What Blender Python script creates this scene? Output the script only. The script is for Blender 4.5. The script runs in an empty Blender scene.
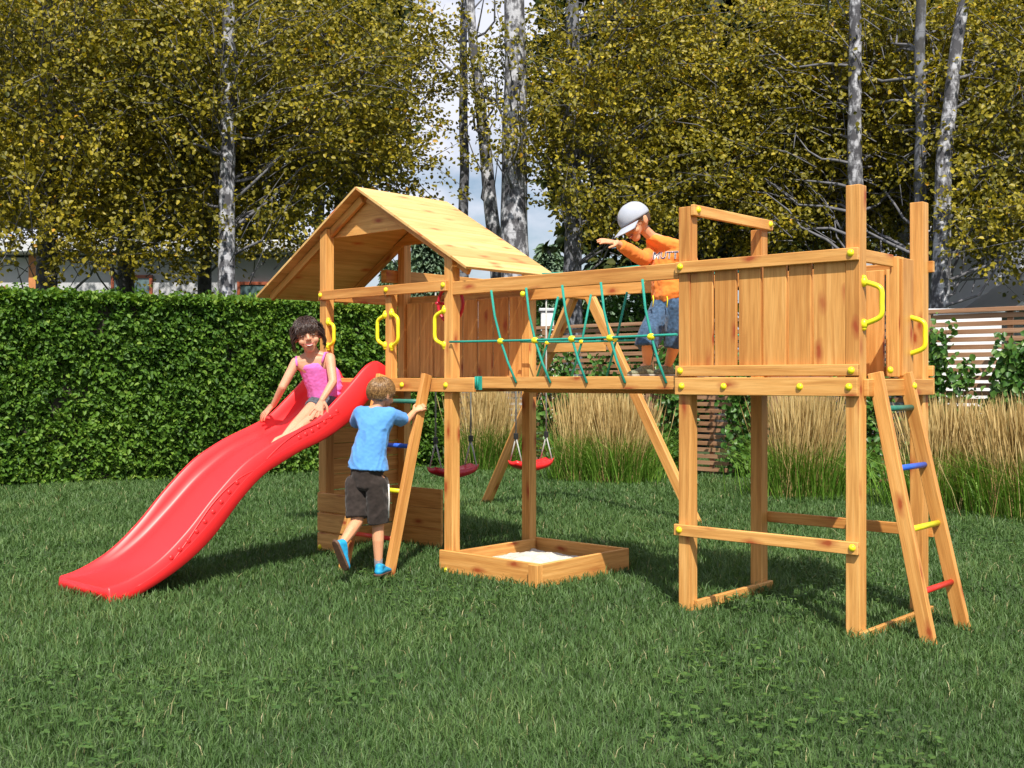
import bpy, bmesh, math, random
import numpy as np
from mathutils import Vector, Matrix, noise
from math import radians, pi, sin, cos

random.seed(7)
rng = np.random.default_rng(11)
S = bpy.context.scene
COL = S.collection

# ------------------------------------------------------------------ helpers
def link(o, parent=None):
    COL.objects.link(o)
    if parent is not None:
        o.parent = parent
    return o

def tag(o, label=None, cat=None, group=None, kind=None):
    if label: o['label'] = label
    if cat: o['category'] = cat
    if group: o['group'] = group
    if kind: o['kind'] = kind
    return o

def empty(name, loc=(0, 0, 0), rz=0.0):
    o = bpy.data.objects.new(name, None)
    o.location = loc
    o.rotation_euler = (0, 0, rz)
    o.empty_display_size = .1
    return link(o)

def copy_tree(o, parent=None):
    c = o.copy(); COL.objects.link(c); c.parent = parent
    for ch in list(o.children):
        copy_tree(ch, c)
    return c

def mesh_obj(name, me, mat, parent=None, smooth=False):
    if mat is not None:
        for m in (mat if isinstance(mat, (list, tuple)) else [mat]):
            me.materials.append(m)
    if smooth:
        me.polygons.foreach_set('use_smooth', [True] * len(me.polygons))
    return link(bpy.data.objects.new(name, me), parent)

# ------------------------------------------------------------------ materials
def new_mat(name):
    m = bpy.data.materials.new(name); m.use_nodes = True
    nt = m.node_tree
    return m, nt, nt.nodes['Principled BSDF'], nt.nodes, nt.links

def ramp(N, stops):
    r = N.new('ShaderNodeValToRGB')
    e = r.color_ramp.elements
    e[0].position, e[0].color = stops[0][0], (*stops[0][1], 1)
    e[1].position, e[1].color = stops[-1][0], (*stops[-1][1], 1)
    for p, c in stops[1:-1]:
        k = e.new(p); k.color = (*c, 1)
    return r

def mixc(N, L, fac, a, b, mode='MIX'):
    m = N.new('ShaderNodeMix'); m.data_type = 'RGBA'; m.blend_type = mode
    for sock, val in ((m.inputs[0], fac), (m.inputs[6], a), (m.inputs[7], b)):
        if hasattr(val, 'is_output'): L.new(val, sock)
        elif isinstance(val, (int, float)): sock.default_value = val
        else: sock.default_value = (*val, 1)
    return m.outputs[2]

def plain(name, col, rough=.5, var=.12, scale=30, bump=0.0, spec=.5, coat=0.0):
    m, nt, B, N, L = new_mat(name)
    tc = N.new('ShaderNodeTexCoord')
    n = N.new('ShaderNodeTexNoise'); n.inputs['Scale'].default_value = scale; n.inputs['Detail'].default_value = 5
    L.new(tc.outputs['Object'], n.inputs['Vector'])
    lo = tuple(c * (1 - var) for c in col); hi = tuple(min(1, c * (1 + var)) for c in col)
    r = ramp(N, [(.3, lo), (.7, hi)]); L.new(n.outputs['Fac'], r.inputs['Fac'])
    L.new(r.outputs['Color'], B.inputs['Base Color'])
    B.inputs['Roughness'].default_value = rough
    B.inputs['Specular IOR Level'].default_value = spec
    B.inputs['Coat Weight'].default_value = coat
    if bump:
        b = N.new('ShaderNodeBump'); b.inputs['Strength'].default_value = bump; b.inputs['Distance'].default_value = .01
        L.new(n.outputs['Fac'], b.inputs['Height']); L.new(b.outputs['Normal'], B.inputs['Normal'])
    return m

def wood_mat(name, dark, mid, light, knot, knots=True):
    m, nt, B, N, L = new_mat(name)
    uv = N.new('ShaderNodeUVMap'); uv.uv_map = 'UVMap'
    def mapped(sx, sy, scale, detail=4, dist=0):
        mp = N.new('ShaderNodeMapping'); mp.inputs['Scale'].default_value = (sx, sy, 1)
        L.new(uv.outputs[0], mp.inputs['Vector'])
        n = N.new('ShaderNodeTexNoise'); n.inputs['Scale'].default_value = scale
        n.inputs['Detail'].default_value = detail; n.inputs['Distortion'].default_value = dist
        L.new(mp.outputs[0], n.inputs['Vector']); return n.outputs['Fac']
    figure = mapped(.55, 11, 3.2, 5, .5)
    r1 = ramp(N, [(.28, dark), (.5, mid), (.72, light)]); L.new(figure, r1.inputs['Fac'])
    fine = mapped(3, 130, 2.5, 3)
    r2 = ramp(N, [(.3, (.80, .78, .74)), (.6, (1.06, 1.06, 1.06))]); L.new(fine, r2.inputs['Fac'])
    c = mixc(N, L, 1.0, r1.outputs[0], r2.outputs[0], 'MULTIPLY')
    board = mapped(.5, .5, 1.3, 1)
    r3 = ramp(N, [(.34, (.84, .74, .65)), (.5, (1, .96, .93)), (.66, (1.10, 1.12, 1.14))]); L.new(board, r3.inputs['Fac'])
    c = mixc(N, L, 1.0, c, r3.outputs[0], 'MULTIPLY')
    if knots:
        mp = N.new('ShaderNodeMapping'); mp.inputs['Scale'].default_value = (3.0, 8.0, 1)
        wv = N.new('ShaderNodeTexNoise'); wv.inputs['Scale'].default_value = 14
        L.new(uv.outputs[0], wv.inputs['Vector'])
        off = N.new('ShaderNodeVectorMath'); off.operation = 'MULTIPLY_ADD'
        L.new(wv.outputs['Color'], off.inputs[0]); off.inputs[1].default_value = (.05, .03, 0); L.new(uv.outputs[0], off.inputs[2])
        L.new(off.outputs[0], mp.inputs['Vector'])
        v = N.new('ShaderNodeTexVoronoi'); v.voronoi_dimensions = '2D'; v.inputs['Scale'].default_value = 1
        L.new(mp.outputs[0], v.inputs['Vector'])
        kr = ramp(N, [(.05, (1, 1, 1)), (.10, (.60, .60, .60)), (.23, (0, 0, 0))]); L.new(v.outputs['Distance'], kr.inputs['Fac'])
        sp = N.new('ShaderNodeSeparateColor'); L.new(v.outputs['Color'], sp.inputs[0])
        gt = N.new('ShaderNodeMapRange'); gt.inputs[1].default_value = .45; gt.inputs[2].default_value = .62
        gt.inputs[3].default_value = 0; gt.inputs[4].default_value = .95
        L.new(sp.outputs[0], gt.inputs[0])
        mu = N.new('ShaderNodeMath'); mu.operation = 'MULTIPLY'
        L.new(kr.outputs[0], mu.inputs[0]); L.new(gt.outputs[0], mu.inputs[1])
        c = mixc(N, L, mu.outputs[0], c, knot)
    L.new(c, B.inputs['Base Color'])
    B.inputs['Roughness'].default_value = .52
    B.inputs['Specular IOR Level'].default_value = .35
    bp = N.new('ShaderNodeBump'); bp.inputs['Strength'].default_value = .25; bp.inputs['Distance'].default_value = .002
    L.new(fine, bp.inputs['Height']); L.new(bp.outputs['Normal'], B.inputs['Normal'])
    return m

def leaf_mat(name, stops, trans=.35, rough=.45, spec=.35):
    m, nt, B, N, L = new_mat(name)
    a = N.new('ShaderNodeAttribute'); a.attribute_name = 'tone'
    r = ramp(N, stops); L.new(a.outputs['Fac'], r.inputs['Fac'])
    L.new(r.outputs[0], B.inputs['Base Color'])
    B.inputs['Roughness'].default_value = rough
    B.inputs['Specular IOR Level'].default_value = spec
    t = N.new('ShaderNodeBsdfTranslucent')
    tcol = mixc(N, L, 1.0, r.outputs[0], (1.3, 1.25, .6), 'MULTIPLY'); L.new(tcol, t.inputs['Color'])
    mx = N.new('ShaderNodeMixShader'); mx.inputs[0].default_value = trans
    L.new(B.outputs[0], mx.inputs[1]); L.new(t.outputs[0], mx.inputs[2])
    L.new(mx.outputs[0], N['Material Output'].inputs['Surface'])
    return m

def bark_mat(name, base, dark, thr=.55, sx=9, sz=5):
    m, nt, B, N, L = new_mat(name)
    tc = N.new('ShaderNodeTexCoord')
    mp = N.new('ShaderNodeMapping'); mp.inputs['Scale'].default_value = (sx, sx, sz); L.new(tc.outputs['Object'], mp.inputs['Vector'])
    n = N.new('ShaderNodeTexNoise'); n.inputs['Scale'].default_value = 1; n.inputs['Detail'].default_value = 6; n.inputs['Roughness'].default_value = .6
    L.new(mp.outputs[0], n.inputs['Vector'])
    r = ramp(N, [(thr - .08, dark), (thr, tuple(.5 * (x + y) for x, y in zip(base, dark))), (thr + .03, base), (1, tuple(min(1, 1.25 * x) for x in base))])
    L.new(n.outputs['Fac'], r.inputs['Fac'])
    mp2 = N.new('ShaderNodeMapping'); mp2.inputs['Scale'].default_value = (3, 3, 60); L.new(tc.outputs['Object'], mp2.inputs['Vector'])
    n2 = N.new('ShaderNodeTexNoise'); n2.inputs['Scale'].default_value = 1; n2.inputs['Detail'].default_value = 3; L.new(mp2.outputs[0], n2.inputs['Vector'])
    r2 = ramp(N, [(.3, (.45, .45, .46)), (.42, (1, 1, 1))]); L.new(n2.outputs['Fac'], r2.inputs['Fac'])
    c = mixc(N, L, .8, r.outputs[0], r2.outputs[0], 'MULTIPLY')
    L.new(c, B.inputs['Base Color']); B.inputs['Roughness'].default_value = .85
    bp = N.new('ShaderNodeBump'); bp.inputs['Strength'].default_value = .6; bp.inputs['Distance'].default_value = .02
    L.new(n.outputs['Fac'], bp.inputs['Height']); L.new(bp.outputs['Normal'], B.inputs['Normal'])
    return m

WOOD = wood_mat('larch_wood', (.48, .210, .052), (.64, .325, .092), (.75, .42, .140), (.34, .065, .018))
ROOFWOOD = wood_mat('sunlit_roof_wood', (.56, .34, .11), (.66, .43, .165), (.73, .50, .22), (.52, .14, .04))  # same wood as the frame, sunlight on the roof put into a paler colour
FENCEWOOD = wood_mat('aged_fence_wood', (.24, .13, .075), (.34, .20, .12), (.42, .26, .17), (.2, .1, .06), knots=False)
YELLOW = plain('yellow_plastic', (.80, .74, .02), .35, .04, 40)
SLIDERED = plain('red_slide_plastic', (.82, .022, .026), .40, .03, 6, coat=.0)
SHADERED = plain('shaded_red_plastic', (.50, .012, .03), .35, .05, 20)  # red plastic with shade put into its colour, for one swing and the wheel
SEATRED = plain('bright_red_plastic', (.72, .02, .02), .35, .04, 20)
ROPEGREEN = plain('green_rope', (.012, .30, .23), .7, .3, 300, .4)
ROPEGREY = plain('grey_rope', (.42, .42, .40), .8, .3, 300, .4)
BLACKPL = plain('black_plastic', (.02, .02, .02), .5)
RUNG = {'green': plain('green_rung_paint', (.03, .17, .12), .4), 'blue': plain('blue_rung_paint', (.03, .12, .62), .4),
        'yellow': plain('yellow_rung_paint', (.75, .68, .02), .4), 'red': plain('red_rung_paint', (.62, .03, .02), .4)}
SAND = plain('pale_sand', (.58, .55, .48), .95, .12, 90, .8)

# ------------------------------------------------------------------ box boards with wood UVs
class MB:
    """collects shapes in one bmesh with a UV map in metres, x along the grain"""
    def __init__(s):
        s.bm = bmesh.new(); s.uv = s.bm.loops.layers.uv.new('UVMap')
    def box(s, c, size, rot=None, bev=.003, along=None, taper=None):
        b = bmesh.new(); bmesh.ops.create_cube(b, size=1)
        sc = Vector(size)
        for v in b.verts: v.co = Vector((v.co.x * sc.x, v.co.y * sc.y, v.co.z * sc.z))
        if taper: taper(b)
        bv = min(bev, min(size) * .25)
        if bv > 0: bmesh.ops.bevel(b, geom=list(b.edges), offset=bv, segments=1, affect='EDGES', profile=.5)
        a = along if along is not None else max(range(3), key=lambda i: size[i])
        uvl = b.loops.layers.uv.new('UVMap'); off = Vector((random.uniform(0, 60), random.uniform(0, 60)))
        oth = [i for i in range(3) if i != a]
        for f in b.faces:
            n = f.normal; k = max(range(3), key=lambda i: abs(n[i]))
            if k == a: ax = (oth[0], oth[1])
            else: ax = (a, [i for i in oth if i != k][0])
            for l in f.loops:
                co = l.vert.co
                l[uvl].uv = (co[ax[0]] + off.x + (5 if k == a else 0), co[ax[1]] + off.y + k * .37)
        M = Matrix.Translation(Vector(c)) @ (rot.to_4x4() if rot is not None else Matrix.Identity(4))
        b.transform(M)
        me = bpy.data.meshes.new('tmp'); b.to_mesh(me); b.free()
        s.bm.from_mesh(me); bpy.data.meshes.remove(me); return s
    def mm(s, x0, x1, y0, y1, z0, z1, **k):
        return s.box(((x0 + x1) / 2, (y0 + y1) / 2, (z0 + z1) / 2), (x1 - x0, y1 - y0, z1 - z0), **k)
    def bar(s, p, q, wa, wb, side=(0, 1, 0), **k):
        """rectangular bar from p to q; wb measured along side, wa across it"""
        p, q = Vector(p), Vector(q); d = q - p; x = d.normalized(); y = Vector(side); y = (y - x * y.dot(x)).normalized(); z = x.cross(y)
        R = Matrix((x, y, z)).transposed()
        return s.box((p + q) / 2, (d.length, wb, wa), rot=R, along=0, **k)
    def tube(s, pts, r, n=8, cap=True):
        pts = [Vector(p) for p in pts]; rr = r if isinstance(r, (list, tuple)) else [r] * len(pts)
        rings = []; up = None
        for i, p in enumerate(pts):
            t = (pts[min(i + 1, len(pts) - 1)] - pts[max(i - 1, 0)]).normalized()
            if up is None:
                up = Vector((0, 0, 1)) if abs(t.z) < .9 else Vector((1, 0, 0))
            up = (up - t * up.dot(t)).normalized(); w = t.cross(up)
            rings.append([s.bm.verts.new(p + (up * cos(2 * pi * k / n) + w * sin(2 * pi * k / n)) * rr[i]) for k in range(n)])
        L = 0
        for i in range(len(rings) - 1):
            for k in range(n):
                f = s.bm.faces.new((rings[i][k], rings[i][(k + 1) % n], rings[i + 1][(k + 1) % n], rings[i + 1][k])); f.smooth = True
        if cap:
            s.bm.faces.new(rings[0][::-1]); s.bm.faces.new(rings[-1])
        return s
    def ball(s, c, r, seg=12, scale=(1, 1, 1)):
        M = Matrix.Translation(Vector(c)) @ Matrix.Diagonal((*scale, 1))
        g = bmesh.ops.create_uvsphere(s.bm, u_segments=seg, v_segments=max(6, seg // 2 + 2), radius=r, matrix=M)
        for v in g['verts']:
            for f in v.link_faces: f.smooth = True
        return s
    def poly(s, pts, y0, y1, flat_axis=1):
        """extruded polygon given in (x,z), between y0 and y1"""
        a = [s.bm.verts.new((p[0], y0, p[1])) for p in pts]; b = [s.bm.verts.new((p[0], y1, p[1])) for p in pts]
        n = len(pts); fs = [s.bm.faces.new(a), s.bm.faces.new(b[::-1])]
        for i in range(n): fs.append(s.bm.faces.new((a[i], b[i], b[(i + 1) % n], a[(i + 1) % n])))
        ox, oy = random.uniform(0, 60), random.uniform(0, 60)
        for f in fs:
            for l in f.loops: l[s.uv].uv = (l.vert.co.x + ox, l.vert.co.z + l.vert.co.y + oy)
        return s
    def build(s, name, mat, parent=None):
        bmesh.ops.recalc_face_normals(s.bm, faces=list(s.bm.faces))
        me = bpy.data.meshes.new(name); s.bm.to_mesh(me); s.bm.free()
        return mesh_obj(name, me, mat, parent)

# ------------------------------------------------------------------ play set (own frame: x along the row, y away, z up)
RZ = math.atan2(-.671, .741)
PS = tag(empty('play_set', (-.383, 7.18, 0), RZ),
         'orange wooden climbing frame with two towers, gable roof, red slide, rope bridge and ladders', 'play set')
W = .036
def post(u, v, z1, z0=-.03, slant=None, name='post'):
    m = MB()
    def tp(b):
        if slant:
            for q in b.verts:
                if q.co.z > 0: q.co.z += slant * q.co.x
    m.box((u, v, (z0 + z1) / 2), (2 * W, 2 * W, z1 - z0), taper=tp)
    return m.build(name, WOOD, PS)
def bolts(parent, pts, axis='y', r=.0175):
    for p in pts:
        m = MB(); sc = (1, .8, 1) if axis == 'y' else (.8, 1, 1)
        m.ball(p, r, 12, sc).build('bolt_cap', YELLOW, parent)
FV0, FV1 = -.061, -.0375          # front boards sit on the front of the posts
def rail(u0, u1, v0, v1, z0, z1, name='rail', bl=None, axis='y'):
    o = MB().mm(u0, u1, v0, v1, z0, z1).build(name, WOOD, PS)
    if bl: bolts(o, bl, axis)
    return o
# --- roofed tower
UL = -1.267; VB = .745
post(UL, 0, 2.275, slant=.58); post(0, 0, 2.005, slant=-.55); post(UL, VB, 2.26, slant=.58); post(0, VB, 2.0, slant=-.55)
MB().mm(-.605, -.545, -.032, .025, 1.145, 1.84).build('post', WOOD, PS)
rail(-1.285, 0.002, FV0, FV1, 1.787, 1.853, bl=[(-1.265, FV0, 1.822), (-.566, FV0, 1.822), (-.021, FV0, 1.824)])
rail(-1.285, .25, FV0, FV1, 1.144, 1.233, name='floor_beam', bl=[(-1.265, FV0, 1.187), (-.407, FV0, 1.187), (.004, FV0, 1.187)])
rail(-1.285, .02, VB + .0375, VB + .061, 1.787, 1.853, bl=[(-1.265, VB + .061, 1.82), (-.02, VB + .061, 1.82)])
rail(-1.285, .02, VB + .0375, VB + .061, 1.144, 1.233, name='floor_beam')
rail(UL - .061, UL - .0375, -.03, VB + .03, 1.787, 1.853)
rail(UL - .061, UL - .0375, -.03, VB + .03, 1.144, 1.233, name='floor_beam')
rail(.0375, .061, .0, VB + .03, 1.144, 1.20, name='floor_beam')
m = MB()
for k in range(9):
    v0 = -.033 + k * .0905
    m.mm(UL + .037, -.037, v0, v0 + .086, 1.205, 1.226)
m.build('deck', WOOD, PS)
m = MB()
for k in range(8):
    u0 = -1.228 + k * .1505
    m.mm(u0, u0 + .136, VB - .012, VB + .008, 1.24, 1.80)
m.build('railing_panel', WOOD, PS)
# climbing wall on the side of the tower, built of horizontal planks
m = MB(); zz = .43
while zz < 1.13:
    m.mm(UL - .058, UL - .0375, -.03, VB + .03, zz, zz + .108); zz += .111
m.build('climbing_wall', WOOD, PS)
m = MB(); zz = .005
for k in range(3):
    m.mm(UL - .058, UL - .0375, -.03, VB + .03, zz, zz + .132)
    m.mm(-1.30, -.985, FV0, FV1, zz, zz + .129)
    m.mm(UL + .037, -.70, .585, .607, zz, zz + .141); zz += .1425
m.build('base_wall', WOOD, PS)
bolts(PS.children[-1], [(-1.27, FV0, .035)])
# roof: two panels of planks on rafters
AP, LE, RE = (-.865, 2.538), (-2.02, 1.848), (.20, 1.919)
V0, V1 = -.075, .80
def roof_panel(e, a):
    """planks run along the ridge; a shallow groove shows between them"""
    m = MB(); n = 8; d = Vector((e[0] - a[0], 0, e[1] - a[1])); t = .018
    nx = Vector((d.z, 0, -d.x)).normalized()
    if nx.z < 0: nx = -nx
    for k in range(n):
        p = Vector((a[0], 0, a[1])) + d * (k / n); q = Vector((a[0], 0, a[1])) + d * ((k + 1) / n - .0012)
        c = (p + q) / 2; x = d.normalized(); y = Vector((0, 1, 0)); z = x.cross(y)
        R = Matrix((x, y, z)).transposed()
        m.box((c.x, (V0 + V1) / 2, c.z) , ((q - p).length, V1 - V0, t), rot=R, along=1, bev=.0015)
    return m
rp = roof_panel(RE, AP).build('roof', ROOFWOOD, PS)
roof_panel(LE, AP).build('roof_panel', ROOFWOOD, rp)
def rafter(v, a, e, drop=.045):
    p = Vector((a[0], v, a[1] - drop)); q = Vector((e[0], v, e[1] - drop)); p = p.lerp(q, .03); q = p.lerp(q, .94)
    MB().bar(p, q, .055, .03).build('rafter', WOOD, rp)
for v in (.02, .37, .72):
    if v == .37: continue
    rafter(v, AP, LE); rafter(v, AP, RE)
MB().poly([(-1.335, 2.236), (-.40, 2.236), (-.56, 2.325), (-.865, 2.49), (-1.165, 2.325)], .042, .062).build('gable_board', WOOD, rp)
MB().poly([(-1.335, 2.236), (-.40, 2.236), (-.56, 2.325), (-.865, 2.49), (-1.165, 2.325)], .69, .70).build('gable_board', WOOD, rp)
def catmull(P, n):
    out = []
    for i in range(len(P) - 1):
        p0, p1, p2, p3 = P[max(i - 1, 0)], P[i], P[i + 1], P[min(i + 2, len(P) - 1)]
        for k in range(n):
            t = k / n
            out.append(tuple(.5 * ((2 * b) + (-a + c) * t + (2 * a - 5 * b + 4 * c - d) * t * t + (-a + 3 * b - 3 * c + d) * t ** 3) for a, b, c, d in zip(p0, p1, p2, p3)))
    out.append(P[-1]); return out
# grab handles
def handle(p0, out, length=.20, depth=.085, drop=0):
    p0 = Vector(p0); out = Vector(out); L = length; pts = []
    side = [(0, 0), (.45, .06), (.85, .14), (1, .26), (1, .5), (1, .74), (.85, .86), (.45, .94), (0, 1)]
    for a, b in side: pts.append(p0 + out * depth * a + Vector((0, 0, -L * b)))
    m = MB(); m.tube(catmull([tuple(q) for q in pts], 4), .0125, 10)
    for q in (pts[0], pts[-1]): m.ball(q, .02, 12, (1, 1, 1.25))
    m.ball(pts[0] + Vector((0, 0, .02)) , .013, 10).ball(pts[-1] - Vector((0, 0, .02)), .013, 10)
    m.build('grab_handle', YELLOW, PS)
handle((-1.226, -.02, 1.63), (.95, -.1, 0), .17, .075)
handle((-.608, -.03, 1.655), (-.95, -.15, 0), .20, .07)
handle((-.542, -.03, 1.665), (.95, -.15, 0), .22, .08)
handle((-.039, -.03, 1.665), (-.95, -.15, 0), .22, .08)
handle((2.765, .0, 1.685), (1, .1, 0), .20, .085)
handle((2.768, .50, 1.54), (1, .1, 0), .19, .085)
# --- tower without roof
UA, UB = 1.781, 2.726
post(UA, 0, 2.138); post(UB, 0, 2.145); post(UA, VB, 2.09); post(UB, VB, 2.15)
rail(1.739, 2.762, FV0, FV1, 1.785, 1.845, bl=[(1.771, FV0, 1.818), (2.727, FV0, 1.82)])
rail(1.739, 2.762, FV0, FV1, 1.240, 1.295, bl=[(1.771, FV0, 1.268), (2.73, FV0, 1.265)])
rail(1.739, 2.762, FV0 - .004, FV1, 1.142, 1.232, name='floor_beam', bl=[(1.783, FV0 - .004, 1.187), (2.039, FV0 - .004, 1.187), (2.466, FV0 - .004, 1.187), (2.72, FV0 - .004, 1.187)])
rail(1.730, 2.762, FV0, FV1, .395, .455, name='lower_beam', bl=[(1.765, FV0, .426), (2.735, FV0, .428)])
for z0, z1, nm in ((1.785, 1.845, 'rail'), (1.240, 1.295, 'rail'), (1.142, 1.232, 'floor_beam'), (.395, .455, 'lower_beam')):
    rail(1.745, 2.785, VB + .0375, VB + .061, z0, z1, name=nm)
rail(1.8185, 1.842, -.034, .800, 2.088, 2.146, bl=[(1.842, .006, 2.12), (1.842, .767, 2.122)], axis='x')
rail(1.8185, 1.842, .0, .80, -.01, .055, name='ground_beam'); rail(2.7635, 2.787, -.05, .79, -.02, .035, name='ground_beam')
m = MB()
for a, b in ((1.8185, 1.952), (1.964, 2.092), (2.107, 2.235), (2.247, 2.375), (2.389, 2.509), (2.522, 2.688)):
    m.mm(a, b, -.032, -.012, 1.26, 1.80)
m.build('railing_panel', WOOD, PS)
m = MB()
for k in range(6):
    u0 = 1.822 + k * .1455
    m.mm(u0, u0 + .132, VB - .012, VB + .010, 1.24, 1.81)
m.build('railing_panel', WOOD, PS)
m = MB()
for k in range(9):
    v0 = -.033 + k * .0905
    m.mm(UA - .036, UB - .037, v0, v0 + .086, 1.205, 1.226)
m.build('deck', WOOD, PS)
rail(UB + .0375, UB + .061, .0, .78, 1.142, 1.225, name='floor_beam')
MB().mm(2.722, 2.768, .385, .458, 1.235, 1.838).build('post', WOOD, PS)
MB().mm(2.768, 2.786, .40, .53, 1.24, 1.83).build('railing_panel', WOOD, PS)
rail(2.725, 2.749, .037, .374, 1.785, 1.845, bl=None)
bolts(PS, [(2.79, .24, 1.268)], 'x')
# --- ladders
def ladder(p_top, p_foot, width_dir, spread, zs, cols, thick=.036, deep=.068, spread2=None):
    s2 = spread2 or spread
    p, q = Vector(p_top), Vector(p_foot); wd = Vector(width_dir)
    r1 = MB().bar(p, q, deep, thick, side=wd).build('ladder', WOOD, PS)
    MB().bar(p + wd * spread, q + wd * s2, deep, thick, side=wd).build('side_rail', WOOD, r1)
    for z, c in zip(zs, cols):
        t = (z - p.z) / (q.z - p.z); a = p.lerp(q, t)
        MB().tube([a + wd * .012, a + wd * (spread + (s2 - spread) * t - .012)], .0145, 12).build('rung', RUNG[c], r1)
    return r1
ladder((-.565, -.10, 1.255), (-.565, -.43, -.03), (1, 0, 0), .435, (1.083, .80, .52, .228), ('green', 'blue', 'yellow', 'red'))
lb = ladder((2.785, .082, 1.255), (3.050, .082, -.03), (0, 1, 0), .345, (1.083, .80, .515, .228), ('green', 'blue', 'yellow', 'red'), spread2=.425)
bolts(lb, [(2.83, .43, 1.19)], 'x')
# --- bridge
def beam(u0, u1, v0, v1, z0, z1, par, name='beam'):
    return MB().mm(u0, u1, v0, v1, z0, z1).build(name, WOOD, par)
m = MB(); k = 0; u0 = .04
while u0 < 1.66:
    m.mm(u0, u0 + .082, -.0, .64, 1.215, 1.236); u0 += .088
br = m.build('bridge', WOOD, PS)
beam(.253, 1.744, -.034, -.002, 1.168, 1.240, br); beam(.04, 1.744, .642, .676, 1.135, 1.236, br)
beam(.037, 1.744, -.034, .0, 1.760, 1.844, br); beam(.04, 1.744, .642, .676, 1.760, 1.838, br)
MB().mm(.243, .30, -.040, -.0345, 1.158, 1.243).tube([(.25, -.045, 1.17), (.25, -.045, 1.24)], .006).tube([(.27, -.045, 1.165), (.27, -.045, 1.24)], .006).build('rope_wrap', ROPEGREEN, br)
bolts(br, [(.636, -.037, 1.735)])
rr = .0074
for a, b, c in [((.381, 1.77), (.466, 1.456), (.589, 1.203)), ((.666, 1.77), (.741, 1.454), (.858, 1.203)), ((.945, 1.77), (1.023, 1.456), (1.129, 1.203)),
                ((1.227, 1.77), (1.298, 1.454), (1.398, 1.203)), ((1.513, 1.77), (1.576, 1.454), (1.671, 1.203))]:
    pts = [(a[0], -.040, a[1]), (a[0] * .55 + b[0] * .45 - .008, -.042, a[1] * .5 + b[1] * .5), (b[0], -.044, b[1]), (b[0] * .5 + c[0] * .5 - .006, -.044, b[1] * .5 + c[1] * .5), (c[0], -.042, c[1])]
    r = MB().tube(pts, rr, 8).build('net_rope', ROPEGREEN, br)
    MB().ball((b[0], -.047, b[1]), .021, 12, (1.25, .8, .9)).build('rope_joint', YELLOW, r)
for a, b, c in [((.354, 1.77), (.264, 1.467), (.165, 1.225)), ((.629, 1.77), (.555, 1.468), (.462, 1.225)), ((.916, 1.77), (.831, 1.472), (.750, 1.225)), ((1.215, 1.77), (1.144, 1.466), (1.058, 1.225)), ((1.50, 1.77), (1.43, 1.466), (1.345, 1.225))]:
    pts = [(a[0], .632, a[1]), (b[0], .632, b[1]), (c[0], .632, c[1])]
    r = MB().tube(pts, rr, 8).build('net_rope', ROPEGREEN, br)
    MB().ball((b[0], .626, b[1]), .016, 12, (1.2, .8, .8)).build('rope_joint', YELLOW, r)
def sag(v, z, u0, u1, d, n=14):
    return [(u0 + (u1 - u0) * i / n, v, z - d * 4 * (i / n) * (1 - i / n)) for i in range(n + 1)]
MB().tube(sag(-.050, 1.462, .03, 1.745, .006), rr * .95, 8).build('net_rope', ROPEGREEN, br)
MB().tube(sag(.626, 1.480, .03, 1.745, .014), rr * .95, 8).build('net_rope', ROPEGREEN, br)
MB().tube([(.04, .66, 1.842), (.12, .66, 1.935), (.37, .66, 1.925), (.55, .66, 1.86), (.71, .66, 1.92), (.98, .66, 1.93), (1.2, .66, 1.85), (1.7, .66, 1.85)], .007, 8).build('net_rope', ROPEGREEN, br)
# --- sandbox
m = MB()
m.mm(-.056, .783, FV0, FV1, -.01, .137)
sb = m.build('sandbox', WOOD, PS)
MB().mm(.735, .809, -.102, -.062, -.012, .136).build('corner_block', WOOD, sb)
MB().mm(.785, .809, -.060, .80, -.012, .139).build('side_board', WOOD, sb)
MB().mm(-.02, .783, VB + .0375, VB + .061, -.01, .137).build('side_board', WOOD, sb)
MB().mm(.037, .061, -.0, .74, -.01, .135).build('side_board', WOOD, sb)
bolts(sb, [(.006, FV0, .012)])
# --- A-frame of the swings
sw = MB().mm(-1.372, -1.306, .60, 3.07, 1.96, 2.055).build('swing_frame', WOOD, PS)
for uf in (-2.53, -.11):
    MB().bar((-1.339 + (.035 if uf > -1.3 else -.035), 3.0 + (.038 if uf > -1.3 else -.038), 2.04), (uf, 3.0 + (.038 if uf > -1.3 else -.038), -.03), .085, .062, side=(0, 1, 0)).build('leg', WOOD, sw)
MB().mm(-1.70, -1.0, 2.895, 2.925, 1.475, 1.555).build('cross_brace', WOOD, sw)
# --- steering wheel
m = MB(); c = Vector((-.115, .10, 1.715)); R = .105
m.tube([c + Vector((R * cos(a) * .9, .02 * cos(a), R * sin(a) * 1.1)) for a in [2 * pi * k / 28 for k in range(29)]], .011, 8, cap=False)
for a in (pi / 2, pi * 7 / 6, -pi / 6): m.tube([c, c + Vector((R * .9 * cos(a), 0, R * 1.1 * sin(a)))], .009, 8)
m.ball(c, .028, 12, (1, .6, 1))
m.tube([c, c + Vector((0, -.13, .0))], .010, 8)
m.build('steering_wheel', SHADERED, PS)

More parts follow.
